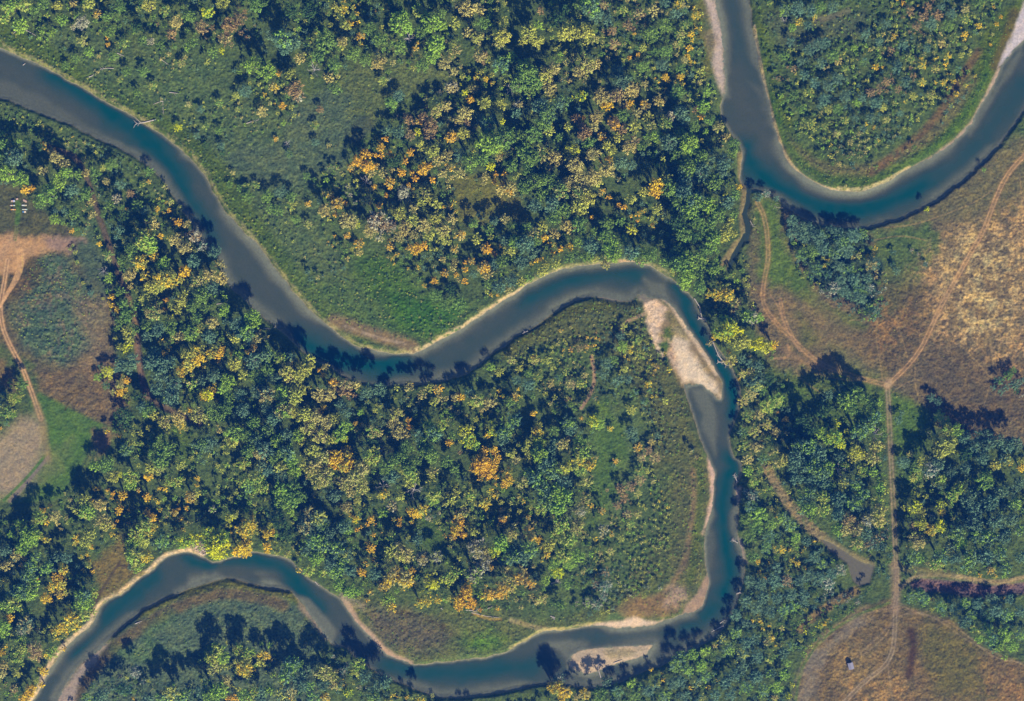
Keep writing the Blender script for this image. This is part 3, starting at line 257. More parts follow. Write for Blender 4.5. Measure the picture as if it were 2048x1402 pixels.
# ------------------------------------------------------------------ rivers
def A(p): return T(0, 0, p)
def B(p): return T(680, 0, p)
def C(p): return T(1348, 0, p)
def D(p): return T(0, 460, p)
def E(p): return T(680, 460, p)
def F(p): return T(1348, 460, p)
def G(p): return T(0, 922, p)
def H(p): return T(680, 922, p)
def I(p): return T(1348, 922, p)
north_bank = [(-260, 20), (-120, 50)] + A([(0, 275), (120, 335), (250, 390), (400, 470), (560, 560), (700, 640), (830, 712), (940, 785), (1040, 860), (1130, 950), (1200, 1040), (1240, 1110), (1300, 1210), (1380, 1310), (1440, 1375)]) \
    + D([(1470, 45), (1530, 120), (1620, 240), (1720, 370), (1800, 460), (1900, 550), (1980, 605)]) \
    + E([(0, 620), (100, 680), (200, 710), (330, 728), (440, 722), (530, 670), (680, 590), (800, 520), (900, 440), (1000, 390), (1080, 330), (1200, 265), (1340, 215), (1450, 203), (1580, 193), (1680, 180), (1800, 205), (1900, 265), (2000, 330)]) \
    + F([(50, 345), (100, 380), (140, 440), (165, 520), (205, 560), (225, 620), (240, 680), (295, 740), (345, 810), (378, 880), (388, 960), (380, 1060), (345, 1150), (325, 1230), (340, 1320)]) \
    + I([(392, 0), (402, 80), (360, 140), (362, 200), (374, 250), (374, 340), (365, 440), (395, 520), (420, 620), (410, 700), (385, 780), (360, 860), (320, 940), (250, 1030), (150, 1090), (60, 1130)]) \
    + H([(1985, 1150), (1900, 1190), (1800, 1220), (1700, 1260), (1600, 1310), (1450, 1330), (1300, 1300), (1180, 1305), (1050, 1335), (900, 1362), (740, 1378), (600, 1388), (500, 1360), (350, 1300), (200, 1230), (100, 1150), (30, 1080)]) \
    + G([(1950, 1090), (1890, 1020), (1860, 970), (1800, 890), (1735, 795), (1690, 755), (1600, 750), (1500, 730), (1400, 695), (1290, 685), (1200, 712), (1100, 748), (1010, 778), (900, 835), (800, 895), (740, 955), (660, 1015), (600, 1072), (560, 1112), (430, 1222), (380, 1310), (330, 1402)]) + [(90, 1450), (40, 1560)]
south_bank = [(-260, 150), (-120, 180)] + A([(0, 570), (100, 605), (200, 652), (340, 702), (430, 742), (520, 785), (600, 825), (700, 865), (800, 925), (880, 975), (950, 1045), (990, 1115), (1050, 1205), (1085, 1255), (1140, 1325), (1155, 1390)]) \
    + D([(1150, 30), (1190, 80), (1230, 130), (1285, 175), (1300, 250), (1340, 320), (1400, 375), (1440, 425), (1520, 495), (1600, 560), (1700, 640), (1750, 700), (1850, 765), (1950, 810)]) \
    + E([(0, 840), (40, 855), (100, 885), (200, 905), (300, 915), (450, 905), (600, 875), (700, 852), (780, 822), (830, 772), (900, 712), (980, 662), (1060, 602), (1130, 567), (1220, 502), (1300, 442), (1400, 402), (1500, 380), (1580, 402), (1650, 415), (1710, 418), (1725, 395), (1750, 372), (1790, 378), (1840, 400), (1900, 412), (1950, 455)]) \
    + F([(0, 460), (60, 540), (100, 592), (140, 652), (200, 742), (260, 832), (286, 900), (290, 970), (270, 998), (230, 965), (190, 935), (175, 905), (140, 900), (60, 905), (62, 915), (92, 1000), (132, 1150), (165, 1250), (205, 1330), (232, 1395)]) \
    + I([(242, 70), (236, 180), (225, 280), (202, 350), (182, 400), (176, 500), (186, 600), (205, 680), (200, 730), (180, 830), (150, 882), (60, 900)]) \
    + H([(1980, 907), (1900, 940), (1800, 965), (1700, 976), (1600, 980), (1500, 962), (1400, 980), (1300, 992), (1200, 997), (1140, 1022), (1080, 1062), (1000, 1102), (900, 1142), (800, 1157), (700, 1172), (600, 1177), (500, 1190), (400, 1187), (300, 1147), (240, 1112), (170, 1022), (110, 972), (50, 872), (0, 800)]) \
    + G([(1930, 770), (1860, 722), (1790, 682), (1730, 612), (1650, 562), (1560, 546), (1480, 525), (1420, 565), (1340, 562), (1260, 602), (1180, 556), (1090, 531), (1010, 546), (940, 582), (880, 652), (800, 692), (720, 772), (640, 802), (580, 852), (560, 902), (530, 962), (470, 1012), (400, 1072), (330, 1152), (270, 1242), (250, 1312), (190, 1402)]) + [(10, 1470), (-60, 1560)]
west_bank2 = [(1415, -260), (1425, -100)] + C([(238, 0), (262, 80), (284, 200), (296, 330), (304, 450), (306, 530), (280, 575), (268, 620), (280, 680), (330, 760), (375, 830), (405, 900), (385, 980), (385, 1060), (425, 1100), (445, 1122), (480, 1105), (530, 1110), (590, 1150), (650, 1205), (740, 1255), (850, 1300), (950, 1330), (1100, 1335), (1200, 1315), (1300, 1285), (1400, 1240), (1500, 1190), (1600, 1120), (1700, 1050), (1800, 960), (1880, 870), (1950, 790), (2000, 720), (2045, 640)]) + [(2130, 130), (2260, 0)]
east_bank2 = [(1470, -260), (1488, -100)] + C([(440, 0), (460, 150), (480, 270), (510, 430), (550, 560), (580, 700), (620, 850), (680, 960), (760, 1032), (850, 1082), (950, 1110), (1060, 1117), (1160, 1102), (1250, 1062), (1380, 982), (1520, 912), (1640, 825), (1725, 742), (1785, 640), (1860, 520), (1905, 420), (1950, 330), (2045, 240)]) + [(2120, 0), (2200, -120)]
creek = C([(440, 1100), (432, 1180), (412, 1250), (435, 1320), (425, 1402)]) + F([(415, 30), (385, 90), (350, 150), (330, 200)])
pond = I([(860, 455), (900, 470), (960, 505), (1030, 550), (1090, 588), (1172, 615), (1165, 655), (1142, 712), (1085, 728), (1045, 700), (1030, 650), (1012, 600), (970, 570), (910, 520)])
island = H([(1340, 1195), (1360, 1140), (1400, 1110), (1480, 1100), (1560, 1088), (1700, 1082), (1830, 1078), (1800, 1130), (1730, 1158), (1690, 1170), (1640, 1178), (1560, 1205), (1480, 1240), (1430, 1245), (1370, 1225)])
R1 = W(smooth(north_bank, 1) + smooth(south_bank, 1)[::-1]); R2 = W(smooth(west_bank2, 1) + smooth(east_bank2, 1)[::-1])
CK = W(creek); PD = W(pond); ISL = W(island)
def axis(c, h, step, far):
    core = np.arange(-c, c+step/2, step); a = [core[-1]]; s = step
    while a[-1] < far: s = min(s*1.18, 600); a.append(a[-1]+s)
    a = np.array(a[1:]); return np.concatenate([-a[::-1], core, a])
GR = Field(axis(426, 0, 0.66, 9000), axis(296, 0, 0.66, 9000)); X, Y = GR.X, GR.Y
print('ground grid', GR.shape)
def water_sd(fl):
    d = np.minimum(fl.poly(R1, 40), fl.poly(R2, 40))
    d = np.maximum(d, -fl.poly(ISL, 25))
    return d
jig = (fbm(X, Y, 9, 4, 2)-.5)*3.2
SD = water_sd(GR) + jig                             # metres, negative in the rivers
CKD = GR.line(CK, 12) + jig*.3 - 1.2 - 1.2*vnoise(X, Y, 12, 5)
PDD = GR.poly(PD, 12) + jig*.5
# ------------------------------------------------------------------ ground cover (colours as the sunlit photo shows them)
cov = np.empty(X.shape+(3,)); cov[:] = alb((82, 102, 72)); tus = np.full(X.shape, .75)
n0 = fbm(X, Y, 30, 5, 11); n1_ = fbm(X, Y, 7, 4, 12); n2_ = fbm(X, Y, 2.2, 3, 13)
cov *= (.8+.45*n0)[..., None]
def paint(mask, col, rough=None, spread=0.0):
    global cov, tus
    c = alb(col); m = mask[..., None]
    cov = cov*(1-m) + c*m
    if rough is not None: tus = tus*(1-mask) + rough*mask
def area(pts, col, soft=6, rough=None, amt=1.0, brk=0.0, wob=6.0):
    P = W(pts); pad = soft*2+wob+8; d = GR.poly(P, pad)
    bx = GR.box(P[:, 0].min()-pad, P[:, 0].max()+pad, P[:, 1].min()-pad, P[:, 1].max()+pad)
    m = np.zeros(X.shape); dd = d[bx] + (n1_[bx]-.5)*wob*2 + (n0[bx]-.5)*wob*2
    mm = 1-sstep(-soft, soft, dd)
    if brk: mm = mm*sstep(brk-.14, brk+.14, n1_[bx]*.55+n2_[bx]*.45+.0)
    m[bx] = mm*amt; paint(m, col, rough)
def stroke(pts, w, col, amt=1.0, rough=None, soft=None, brk=0.0, rut=0.0, wob=.0):
    P = W(smooth(pts, 2)); w = w*MPP; soft = soft*MPP if soft else w*.5; d = GR.line(P, w+rut*MPP+soft+6)
    if wob: d = d + (n1_-.5)*wob*MPP*2
    if rut: d = np.abs(d-rut*MPP)
    m = (1-sstep(w-soft, w+soft, d))*amt
    if brk: m = m*sstep(brk-.12, brk+.12, n2_*.5+n1_*.5)
    paint(m, col, rough)
GREEN = (82, 114, 66); DULL = (74, 94, 72); OLIVE = (96, 108, 68); BROWN = (112, 96, 72); STRAW = (168, 140, 98)
# clearings in the north woods
area([(440, 280), (560, 262), (600, 200), (680, 170), (705, 250), (695, 300), (640, 350), (600, 400), (520, 380), (470, 330)], (90, 108, 84), 5, .85)
area(B([(0, 420), (150, 340), (300, 230), (480, 280), (700, 360), (620, 540), (420, 560), (300, 620), (200, 720), (100, 800), (0, 800)]), (96, 110, 76), 6, .85)
area(B([(640, 1040), (760, 1000), (900, 1040), (1060, 1130), (1080, 1260), (900, 1310), (760, 1330), (690, 1280)]), (108, 112, 70), 5, .75)
area(B([(0, 700), (210, 700), (160, 820), (0, 900)]), (78, 92, 78), 4, .7)
area(A([(1000, 460), (1150, 400), (1250, 480), (1200, 600), (1050, 640)]), (88, 104, 86), 5, .8)
area([(60, 95), (150, 60), (330, 110), (450, 130), (560, 230), (640, 400), (700, 560), (600, 540), (500, 470), (420, 380), (340, 290), (200, 190)], (88, 108, 78), 8, .9, .9)
area([(1190, 840), (1280, 810), (1300, 900), (1290, 980), (1240, 1040), (1200, 1010), (1180, 920)], (92, 114, 78), 6, .85, .9)
area(A([(1850, 560), (2045, 560), (2045, 1000), (1850, 1080), (1500, 1100), (1330, 950), (1400, 840), (1620, 860), (1700, 700)]), (90, 108, 84), 6, .85)
# bank belt along the north side of the main river, then the riverside meadow
stroke(A([(0, 200), (250, 320), (560, 500), (830, 660), (1100, 850), (1260, 1010), (1400, 1230), (1500, 1380)]) + E([(-100, 540), (100, 640)]), 26, (82, 104, 60), .8, .85, soft=14)
area([(560, 500), (620, 560), (700, 560), (760, 520), (830, 560), (880, 580), (960, 620), (1000, 600), (900, 660), (820, 700), (760, 695), (690, 675), (640, 630), (590, 570)], (86, 110, 72), 8, .85)
area(E([(120, 120), (350, 200), (420, 330), (560, 400), (620, 520), (480, 600), (300, 560), (200, 400), (60, 250)]), (70, 104, 58), 8, .85, .8)
area(E([(300, 380), (520, 420), (700, 470), (640, 580), (480, 590), (350, 520)]), (64, 108, 56), 6, .9, .8)
stroke(E([(-40, 530), (150, 590), (300, 640), (420, 680)]), 14, (140, 116, 92), .8, .4, soft=8, wob=4)
stroke(E([(30, 560), (200, 625), (380, 665)]), 3, (180, 158, 128), .6, .3, brk=.4)
# pale grassy rim on the banks (a band of bleached grass right above the water)
def rim(bank, w, col, amt=.9, off=0.0, **k): stroke(bank, w, col, amt, **k)
nb = smooth(north_bank, 1)
stroke(A([(0, 250), (120, 310), (250, 368), (400, 448), (560, 536), (700, 618), (830, 695), (950, 770), (1060, 850), (1150, 940), (1215, 1030), (1260, 1110), (1330, 1220), (1400, 1310), (1480, 1385)]) + D([(1480, 40), (1540, 110), (1640, 240), (1740, 370), (1820, 455), (1920, 545)]) + E([(0, 600), (100, 665), (200, 698), (330, 715), (440, 708), (520, 660), (680, 575), (800, 505), (900, 425), (1000, 375), (1080, 318), (1200, 255), (1340, 205), (1450, 192), (1580, 182), (1680, 168), (1810, 192), (1920, 255)]), 4.5, (160, 152, 104), .8, .6, soft=4, wob=9, brk=.44)
stroke(E([(430, 715), (560, 650), (700, 575), (850, 475), (950, 410), (1090, 322)]), 4, (205, 178, 132), .8, .4, brk=.45, wob=4)
stroke(E([(1640, 182), (1720, 186), (1800, 212)]), 3, (200, 165, 125), .8)
# upper right spit: shrub margin, green and brown swales parallel to the bank
area(C([(470, 60), (560, 200), (640, 600), (720, 800), (900, 960), (1150, 1010), (1350, 900), (1550, 720), (1700, 450), (1850, 150), (1950, 60), (2045, 0), (2045, 40), (1990, 180), (1880, 410), (1750, 660), (1640, 820), (1380, 970), (1160, 1095), (1060, 1108), (850, 1075), (680, 950), (620, 850), (560, 600), (510, 430), (470, 270)]), (84, 104, 58), 5, .85)
stroke(C([(600, 780), (720, 920), (900, 1010), (1120, 1020), (1330, 930), (1500, 800), (1640, 650), (1740, 480)]), 16, (116, 110, 82), .75, .8, soft=10, wob=6)
stroke(C([(560, 560), (640, 830), (760, 980), (950, 1060), (1150, 1050), (1350, 960), (1560, 830), (1700, 660), (1800, 470), (1880, 300), (1960, 130)]), 9, (72, 108, 54), .7, .85, soft=8, wob=5)
stroke(C([(1150, 1010), (1300, 900), (1440, 790), (1570, 640), (1680, 450), (1780, 300)]), 8, (118, 92, 74), .7, .6, soft=5, brk=.35)
stroke(C([(1880, 380), (1940, 230), (1990, 80)]), 12, (92, 82, 58), .8, .6, soft=8)
area(C([(620, 60), (760, 150), (880, 60), (1100, 60), (1120, 160), (1060, 260), (900, 240), (760, 300), (600, 260), (540, 120)]), (84, 98, 78), 5, .75)
stroke(C([(830, 120), (950, 90), (1020, 60)]), 6, (128, 122, 96), .6, .5)
stroke(C([(470, 150), (495, 300), (525, 460), (560, 600), (590, 720), (635, 870), (690, 965), (770, 1040), (860, 1085), (960, 1112)]), 2.5, (190, 170, 125), .8)
stroke(C([(960, 1100), (1060, 1108), (1160, 1090), (1250, 1050), (1380, 975)]), 4, (180, 164, 116), .8, wob=3, brk=.4)
# strip west of the upper river
area(C([(150, 0), (195, 0), (180, 100), (180, 200), (215, 350), (235, 460), (170, 470), (150, 300), (130, 120)]), (104, 108, 66), 4, .7)
# right-hand country: dry field with green swales and a large straw patch
area([(1500, 400), (1560, 395), (1700, 470), (1850, 430), (1960, 360), (2050, 270), (2200, 150), (2300, 500), (2200, 900), (2048, 890), (1930, 880), (1850, 820), (1790, 790), (1760, 780), (1640, 780), (1560, 760), (1500, 640), (1495, 500)], (112, 103, 84), 6, .8)
area([(1900, 330), (2048, 270), (2100, 300), (2048, 420), (1960, 440), (1860, 440), (1740, 470), (1700, 450)], (112, 108, 82), 8, .7)
area([(1740, 460), (1860, 440), (1880, 480), (1850, 560), (1800, 600), (1760, 640), (1740, 600)], (80, 108, 70), 6, .75, .85)
area([(1505, 400), (1560, 400), (1575, 500), (1640, 600), (1740, 650), (1760, 665), (1700, 660), (1620, 630), (1560, 580), (1515, 560)], (88, 116, 66), 5, .7, .9)
area([(1560, 570), (1640, 600), (1740, 670), (1770, 740), (1700, 760), (1620, 730), (1565, 690), (1530, 620)], (124, 110, 84), 7, .65, .8)
area([(1590, 600), (1640, 680), (1600, 700)], (88, 104, 66), 7, .7, .6)
area([(1660, 690), (1770, 745), (1750, 770), (1690, 755)], (96, 112, 78), 8, .7, .6)
area([(1800, 560), (1900, 470), (2048, 420), (2150, 420), (2150, 700), (2048, 720), (1940, 700), (1860, 640)], STRAW, 14, .95, .2)
area([(1820, 540), (1900, 470), (2048, 400), (2150, 400), (2150, 760), (2020, 780), (1900, 740), (1850, 660)], (196, 160, 108), 14, .95, .9, brk=.54)
area([(1880, 500), (1980, 450), (2048, 520), (2020, 660), (1930, 680)], (196, 176, 120), 14, .95, .8, brk=.54)
area([(1740, 560), (1860, 560), (1840, 700), (1780, 740), (1720, 700)], (106, 94, 76), 12, .85, .7)
area([(1860, 690), (2150, 740), (2150, 850), (1900, 860), (1830, 790), (1840, 720)], (102, 92, 78), 10, .8, .8)
area([(1720, 600), (1850, 620), (1820, 700), (1740, 720)], (164, 126, 86), 10, .85, .7, brk=.56)
area([(1540, 740), (1700, 745), (1800, 790), (1850, 820), (1840, 900), (1700, 860), (1560, 800)], (88, 112, 68), 6, .75, .85)
area([(1785, 790), (1860, 830), (1830, 1000), (1800, 960)], (84, 114, 66), 5, .75, .8)
# bottom right field
area([(1588, 1402), (1592, 1370), (1610, 1310), (1650, 1262), (1710, 1222), (1780, 1200), (1840, 1222), (1900, 1238), (1960, 1290), (2048, 1330), (2200, 1380), (2200, 1600), (1588, 1600)], (116, 102, 78), 3, .8, wob=2)
area([(1588, 1402), (1600, 1340), (1650, 1272), (1710, 1232), (1740, 1235), (1690, 1290), (1640, 1340), (1625, 1420)], (132, 122, 104), 5, .5, .8)
area([(1850, 1235), (1960, 1290), (1990, 1400), (1870, 1400), (1840, 1300)], (104, 104, 68), 10, .8, .7)
area([(1680, 1340), (1760, 1360), (1830, 1330), (1830, 1420), (1690, 1420)], (178, 142, 92), 12, .9, .75, brk=.48)
area([(1640, 1290), (1700, 1280), (1760, 1300), (1750, 1350), (1690, 1360)], (150, 128, 88), 10, .8, .6, brk=.45)
area([(1960, 1320), (2100, 1360), (2100, 1430), (1940, 1430)], (158, 124, 84), 12, .9, .6, brk=.5)
stroke([(1822, 1262), (1828, 1290), (1822, 1330), (1818, 1350)], 8, (66, 52, 46), .8, .5, soft=7, wob=3)
stroke([(1780, 1205), (1700, 1235), (1640, 1280), (1600, 1340), (1590, 1410)], 3, (88, 118, 66), .7, .7, soft=3)
# left fields
area([(-200, 360), (30, 372), (70, 420), (150, 470), (190, 480), (235, 560), (232, 700), (245, 790), (255, 830), (215, 862), (80, 790), (60, 720), (0, 700), (-200, 700)], (100, 96, 78), 5, .85)
area([(-200, 380), (40, 372), (70, 420), (120, 460), (60, 475), (-200, 470)], (90, 94, 74), 6, .7)
area([(20, 640), (45, 560), (80, 510), (120, 510), (150, 545), (190, 590), (215, 640), (180, 700), (130, 735), (90, 720), (50, 690)], (84, 106, 86), 6, 1.0)
area([(20, 640), (45, 560), (80, 510), (120, 510), (150, 545), (190, 590), (215, 640), (180, 700), (130, 735), (90, 720), (50, 690)], (128, 116, 96), 6, 1.0, .8, brk=.60)
area([(20, 530), (70, 500), (80, 560), (40, 600), (10, 600)], (86, 76, 66), 6, .7, .7)
area([(150, 600), (215, 600), (225, 720), (180, 760), (140, 740), (180, 690)], (136, 118, 94), 7, .7, .65)
area([(70, 740), (220, 740), (250, 800), (240, 850), (180, 840), (90, 790)], (120, 104, 82), 6, .8, .8)
area([(40, 560), (120, 560), (110, 600), (50, 620)], (140, 110, 80), 8, .8, .6, brk=.55)
area([(180, 440), (235, 560), (230, 600), (180, 560), (140, 500)], (76, 100, 84), 6, .7, .8)
area([(215, 853), (80, 786), (62, 800), (60, 830), (40, 870), (-100, 890), (-160, 1010), (30, 1004), (100, 1000), (130, 985), (160, 930), (190, 880)], (84, 114, 68), 2.0, .6, wob=2)
area([(-100, 880), (10, 868), (45, 838), (70, 830), (88, 850), (92, 900), (70, 960), (40, 990), (-100, 1002)], (156, 140, 112), 7, .45, wob=3)
area([(92, 840), (150, 870), (195, 872), (130, 910), (95, 930)], (84, 124, 64), 6, .4, .5)
area([(80, 900), (140, 880), (120, 940), (70, 980)], (124, 126, 88), 8, .4, .6)
stroke([(95, 915), (70, 945), (45, 975), (20, 1002)], 4, (128, 116, 108), .8, .3); stroke([(90, 912), (55, 955), (8, 1000)], 3, (70, 116, 50), .8, .4)
area([(185, 860), (225, 860), (225, 900), (190, 920)], (140, 110, 90), 4, .5, .8)
# linear ditch track through the left woods
stroke([(90, 292), (130, 305), (152, 315), (170, 345), (185, 390), (200, 440), (215, 480), (232, 530), (250, 580), (268, 620), (275, 680), (282, 750), (300, 800), (340, 820), (400, 848)], 6, (106, 92, 82), .9, .5, soft=3, wob=2)
stroke([(250, 570), (268, 620), (274, 680)], 3, (140, 118, 84), .8, .5)
stroke([(272, 690), (280, 750), (292, 795)], 5, (130, 106, 90), .7, .5)
# central wooded point: eastern scrub margin, grass glades
area(E([(980, 680), (1100, 590), (1250, 480), (1400, 430), (1560, 410), (1750, 420), (1800, 560), (1860, 700), (1960, 880), (2040, 1000), (2045, 1400), (1850, 1400), (1750, 1000), (1500, 640), (1200, 680), (1000, 770)]), (88, 98, 72), 6, .85)
stroke(E([(960, 730), (1060, 640), (1240, 520), (1420, 450), (1600, 440)]), 9, (86, 92, 60), .7, .8, soft=6)
area(F([(-60, 620), (0, 830), (60, 1000), (120, 1200), (190, 1400), (-120, 1402), (-120, 900)]), (92, 100, 72), 5, .85)
area(H([(1850, 0), (2045, 0), (2045, 560), (1960, 700), (1700, 860), (1500, 940), (1300, 960), (1250, 900), (1500, 860), (1700, 680), (1850, 500), (1900, 200)]), (92, 104, 72), 6, .85)
area(I([(0, 0), (195, 0), (230, 150), (190, 350), (165, 450), (170, 600), (190, 680), (120, 780), (0, 880)]), (98, 104, 74), 4, .85)
stroke(I([(110, 60), (120, 250), (90, 450), (60, 620), (-60, 780), (-180, 850)]), 6, (140, 116, 92), .65, .5, soft=6, brk=.4)
stroke(I([(150, 0), (160, 200), (130, 420), (120, 600), (90, 700)]), 7, (86, 106, 56), .6, .8, soft=7)
area(H([(1560, 860), (1750, 780), (1950, 780), (1990, 860), (1850, 940), (1640, 930)]), (146, 116, 84), 6, .6, .75)
area(I([(-40, 760), (60, 740), (40, 830), (-60, 850)]), (190, 160, 130), 5, .4, .7)
area(E([(1470, 1180), (1640, 1130), (1700, 1280), (1660, 1402), (1480, 1402)]), (82, 110, 68), 5, .7)
area(H([(1480, 0), (1640, 0), (1600, 180), (1560, 260), (1500, 420), (1420, 400), (1480, 240)]), (82, 110, 68), 5, .7)
area(H([(500, 330), (580, 370), (640, 520), (700, 620), (560, 560), (460, 480)]), (74, 100, 66), 5, .7)
area(H([(900, 120), (1040, 150), (1110, 300), (1000, 260)]), (72, 96, 66), 5, .7)
area(D([(1000, 1150), (1100, 1130), (1120, 1400), (1060, 1400)]), (80, 104, 66), 5, .7)
area(E([(1480, 1000), (1560, 980), (1600, 1100), (1500, 1080)]), (92, 120, 66), 5, .7)
stroke(E([(1470, 740), (1490, 850), (1475, 940), (1410, 1040)]), 3.5, (168, 138, 108), .9, .3)
stroke(E([(1640, 610), (1655, 540), (1780, 490)]), 3.5, (170, 142, 112), .7, .3)
# lower meadow
area(H([(20, 800), (200, 830), (450, 870), (700, 880), (950, 880), (1250, 920), (1560, 900), (1560, 960), (1200, 995), (1080, 1060), (900, 1140), (500, 1185), (240, 1110), (60, 880)]), (96, 108, 74), 5, .85)
area(H([(150, 880), (400, 870), (580, 950), (660, 1030), (600, 1110), (450, 1130), (300, 1060), (200, 980)]), (104, 99, 84), 10, .85, .9)
area(H([(700, 1060), (780, 1010), (900, 1000), (980, 1040), (900, 1100), (740, 1100)]), (84, 128, 60), 9, 1.0, .8)
stroke(H([(330, 880), (480, 910), (570, 940), (640, 1000)]), 6, (70, 60, 56), .6, .6, brk=.45)
stroke(H([(780, 890), (870, 925), (940, 925)]), 3, (178, 150, 80), .8, .7)
stroke(H([(1000, 930), (1100, 960), (1180, 985), (1250, 985)]), 5, (164, 150, 105), .7, .5, wob=2)
stroke(H([(130, 850), (60, 820), (20, 790)]), 8, (150, 140, 110), .7, .5)
stroke(H([(1000, 1090), (1090, 1040), (1150, 1010), (1220, 985), (1320, 980), (1420, 965), (1500, 950)]), 4, (172, 160, 104), .8, .5, brk=.42, wob=5)
# grassy spit inside the lower left bend
area(G([(570, 1150), (700, 1010), (830, 910), (1010, 800), (1290, 705), (1500, 745), (1690, 775), (1800, 900), (1900, 1060), (1850, 1402), (300, 1500), (380, 1402)]), (90, 110, 88), 5, .9)
stroke(G([(420, 1402), (520, 1250), (640, 1110), (780, 1000), (940, 900), (1150, 800), (1300, 770), (1500, 790), (1660, 840)]), 12, (106, 92, 74), .8, .7, soft=7, wob=4)
stroke(G([(820, 900), (1000, 800), (1180, 740), (1350, 705), (1500, 750), (1690, 770), (1780, 860)]), 7, (104, 106, 58), .8, .9, soft=5)
stroke(G([(660, 1100), (850, 1150), (980, 1150), (820, 1020), (1000, 900)]), 12, (80, 112, 76), .5, .8, soft=10)
# bank of the bottom left river (stony, pale)
stroke(G([(1180, 545), (1090, 520), (1010, 532), (930, 570), (870, 640), (790, 685), (710, 760), (630, 790), (568, 845), (545, 900), (515, 955), (455, 1005), (385, 1065), (315, 1145), (255, 1235), (235, 1305), (175, 1402)]), 5, (200, 174, 134), .9, .7, soft=3, wob=5, brk=.38)
area(G([(560, 600), (700, 470), (760, 600), (830, 650), (780, 690), (640, 780), (560, 820)]), (120, 108, 72), 5, .7)
stroke(G([(700, 590), (640, 680), (580, 780), (560, 830)]), 2.5, (88, 80, 70), .9, .3); stroke(G([(690, 610), (760, 618)]), 2, (84, 72, 66), .8, .3)
area(G([(1130, 500), (1170, 485), (1220, 540), (1190, 560)]), (210, 180, 145), 3, .9)
# dry channels on the right: reed strip and dark marsh
stroke(I([(540, 40), (600, 140), (640, 220), (700, 290), (780, 370), (850, 440)]), 10, (146, 130, 98), .9, .9, soft=5, wob=7, brk=.36)
stroke(I([(860, 440), (940, 500), (1040, 560), (1150, 610)]), 9, (128, 120, 92), .8, .6, soft=4)
stroke(I([(1060, 760), (980, 800), (900, 850), (800, 920), (740, 980)]), 9, (142, 116, 84), .7, .7, soft=5)
area(I([(1370, 715), (1450, 680), (1550, 692), (1700, 702), (1850, 732), (1970, 712), (2300, 690), (2300, 770), (1950, 785), (1800, 790), (1650, 782), (1500, 765), (1400, 745)]), (120, 98, 98), 2.5, 1.0, wob=1.5)
stroke(I([(1330, 740), (1370, 695), (1440, 665), (1560, 665), (1700, 680), (1850, 710), (1960, 700), (2045, 680)]), 4, (172, 150, 108), .85, .6, soft=3, wob=2)
area(A([(430, 330), (700, 380), (1000, 300), (1300, 300), (1420, 560), (1330, 780), (1150, 740), (900, 600), (600, 520)]), (88, 110, 76), 8, .8, .8)
stroke(I([(1330, 620), (1400, 640), (1500, 650), (1620, 660)]), 8, (128, 122, 86), .7, .6)
stroke(C([(395, 900), (390, 1050), (425, 1110), (400, 1250), (410, 1402)]) + F([(380, 60), (320, 150), (290, 210)]), 7, (142, 126, 90), .85, .6, soft=4, wob=3)
area(F([(650, -60), (1120, -40), (1210, 200), (1180, 330), (1190, 500), (1120, 520), (1000, 400), (900, 380), (760, 220), (680, 80)]), (70, 92, 78), 3, .8)
# sand and gravel
SAND = (214, 186, 152); GSAND = (158, 144, 132)
sandm = np.zeros(X.shape)
def sand(pts, col, soft=2.5, rough=.35, wob=2.0, amt=1.0):
    global sandm
    area(pts, col, soft, rough, amt, wob=wob); P = W(pts); sandm = np.maximum(sandm, 1-sstep(-1, 7, GR.poly(P, 10)))
sand(F([(-165, 440), (-100, 400), (-40, 430), (0, 460), (60, 540), (140, 650), (200, 740), (262, 830), (290, 900), (295, 975), (270, 1000), (190, 940), (140, 905), (50, 910), (20, 850), (-20, 720), (-80, 600), (-140, 540)]), (140, 124, 96), 3)
area(E([(1775, 405), (1850, 405), (1925, 455), (1905, 520), (1870, 590), (1885, 650), (1890, 745), (1845, 680), (1795, 560), (1780, 480)]), (222, 192, 156), 2, .6, wob=2)
area(E([(1900, 620), (1960, 640), (2030, 760), (2045, 860), (2000, 850), (1930, 740)]), (190, 162, 132), 3, .8, wob=3)
area(F([(0, 560), (70, 640), (110, 720), (210, 850), (275, 930), (280, 985), (200, 935), (130, 880), (60, 880), (20, 790), (-20, 700)]), (224, 200, 164), 3, .4, wob=3)
area(F([(-90, 560), (-40, 620), (0, 700), (20, 780), (-20, 760), (-60, 680)]), (190, 160, 128), 4, .7, wob=3)
area(E([(1880, 560), (1930, 570), (1930, 680), (1890, 700)]), (84, 108, 66), 3, .9)
area(F([(-40, 430), (40, 560), (60, 620), (0, 600), (-60, 500)]), (120, 116, 76), 3, .8, .7)
area(F([(170, 740), (230, 850), (210, 870), (160, 790)]), (150, 134, 92), 5, .9, .7)
stroke(F([(-60, 395), (-10, 440), (50, 540), (130, 650), (190, 745), (250, 835)]), 5, (216, 190, 154), .85, .4, soft=4, wob=2)
sand(E([(1490, 380), (1600, 335), (1700, 330), (1715, 390), (1690, 415), (1600, 405)]), (128, 124, 110), 2)
sand(E([(1725, 390), (1760, 362), (1800, 380), (1830, 400), (1780, 420), (1740, 415)]), (134, 128, 112), 2)
sand(E([(1120, 562), (1220, 500), (1210, 490), (1130, 545)]), (188, 160, 128), 2)
sand(C([(190, 0), (240, 0), (270, 120), (290, 220), (300, 400), (305, 540), (280, 560), (250, 480), (225, 380), (230, 250), (210, 100)]), (190, 170, 150), 3)
area(C([(190, 80), (225, 160), (235, 260), (215, 330), (190, 250)]), (122, 114, 88), 4, .6)
sand(C([(2045, 20), (1990, 170), (1945, 260), (1890, 400), (1960, 330), (2045, 250), (2200, 100), (2200, -60)]), (198, 186, 178), 2)
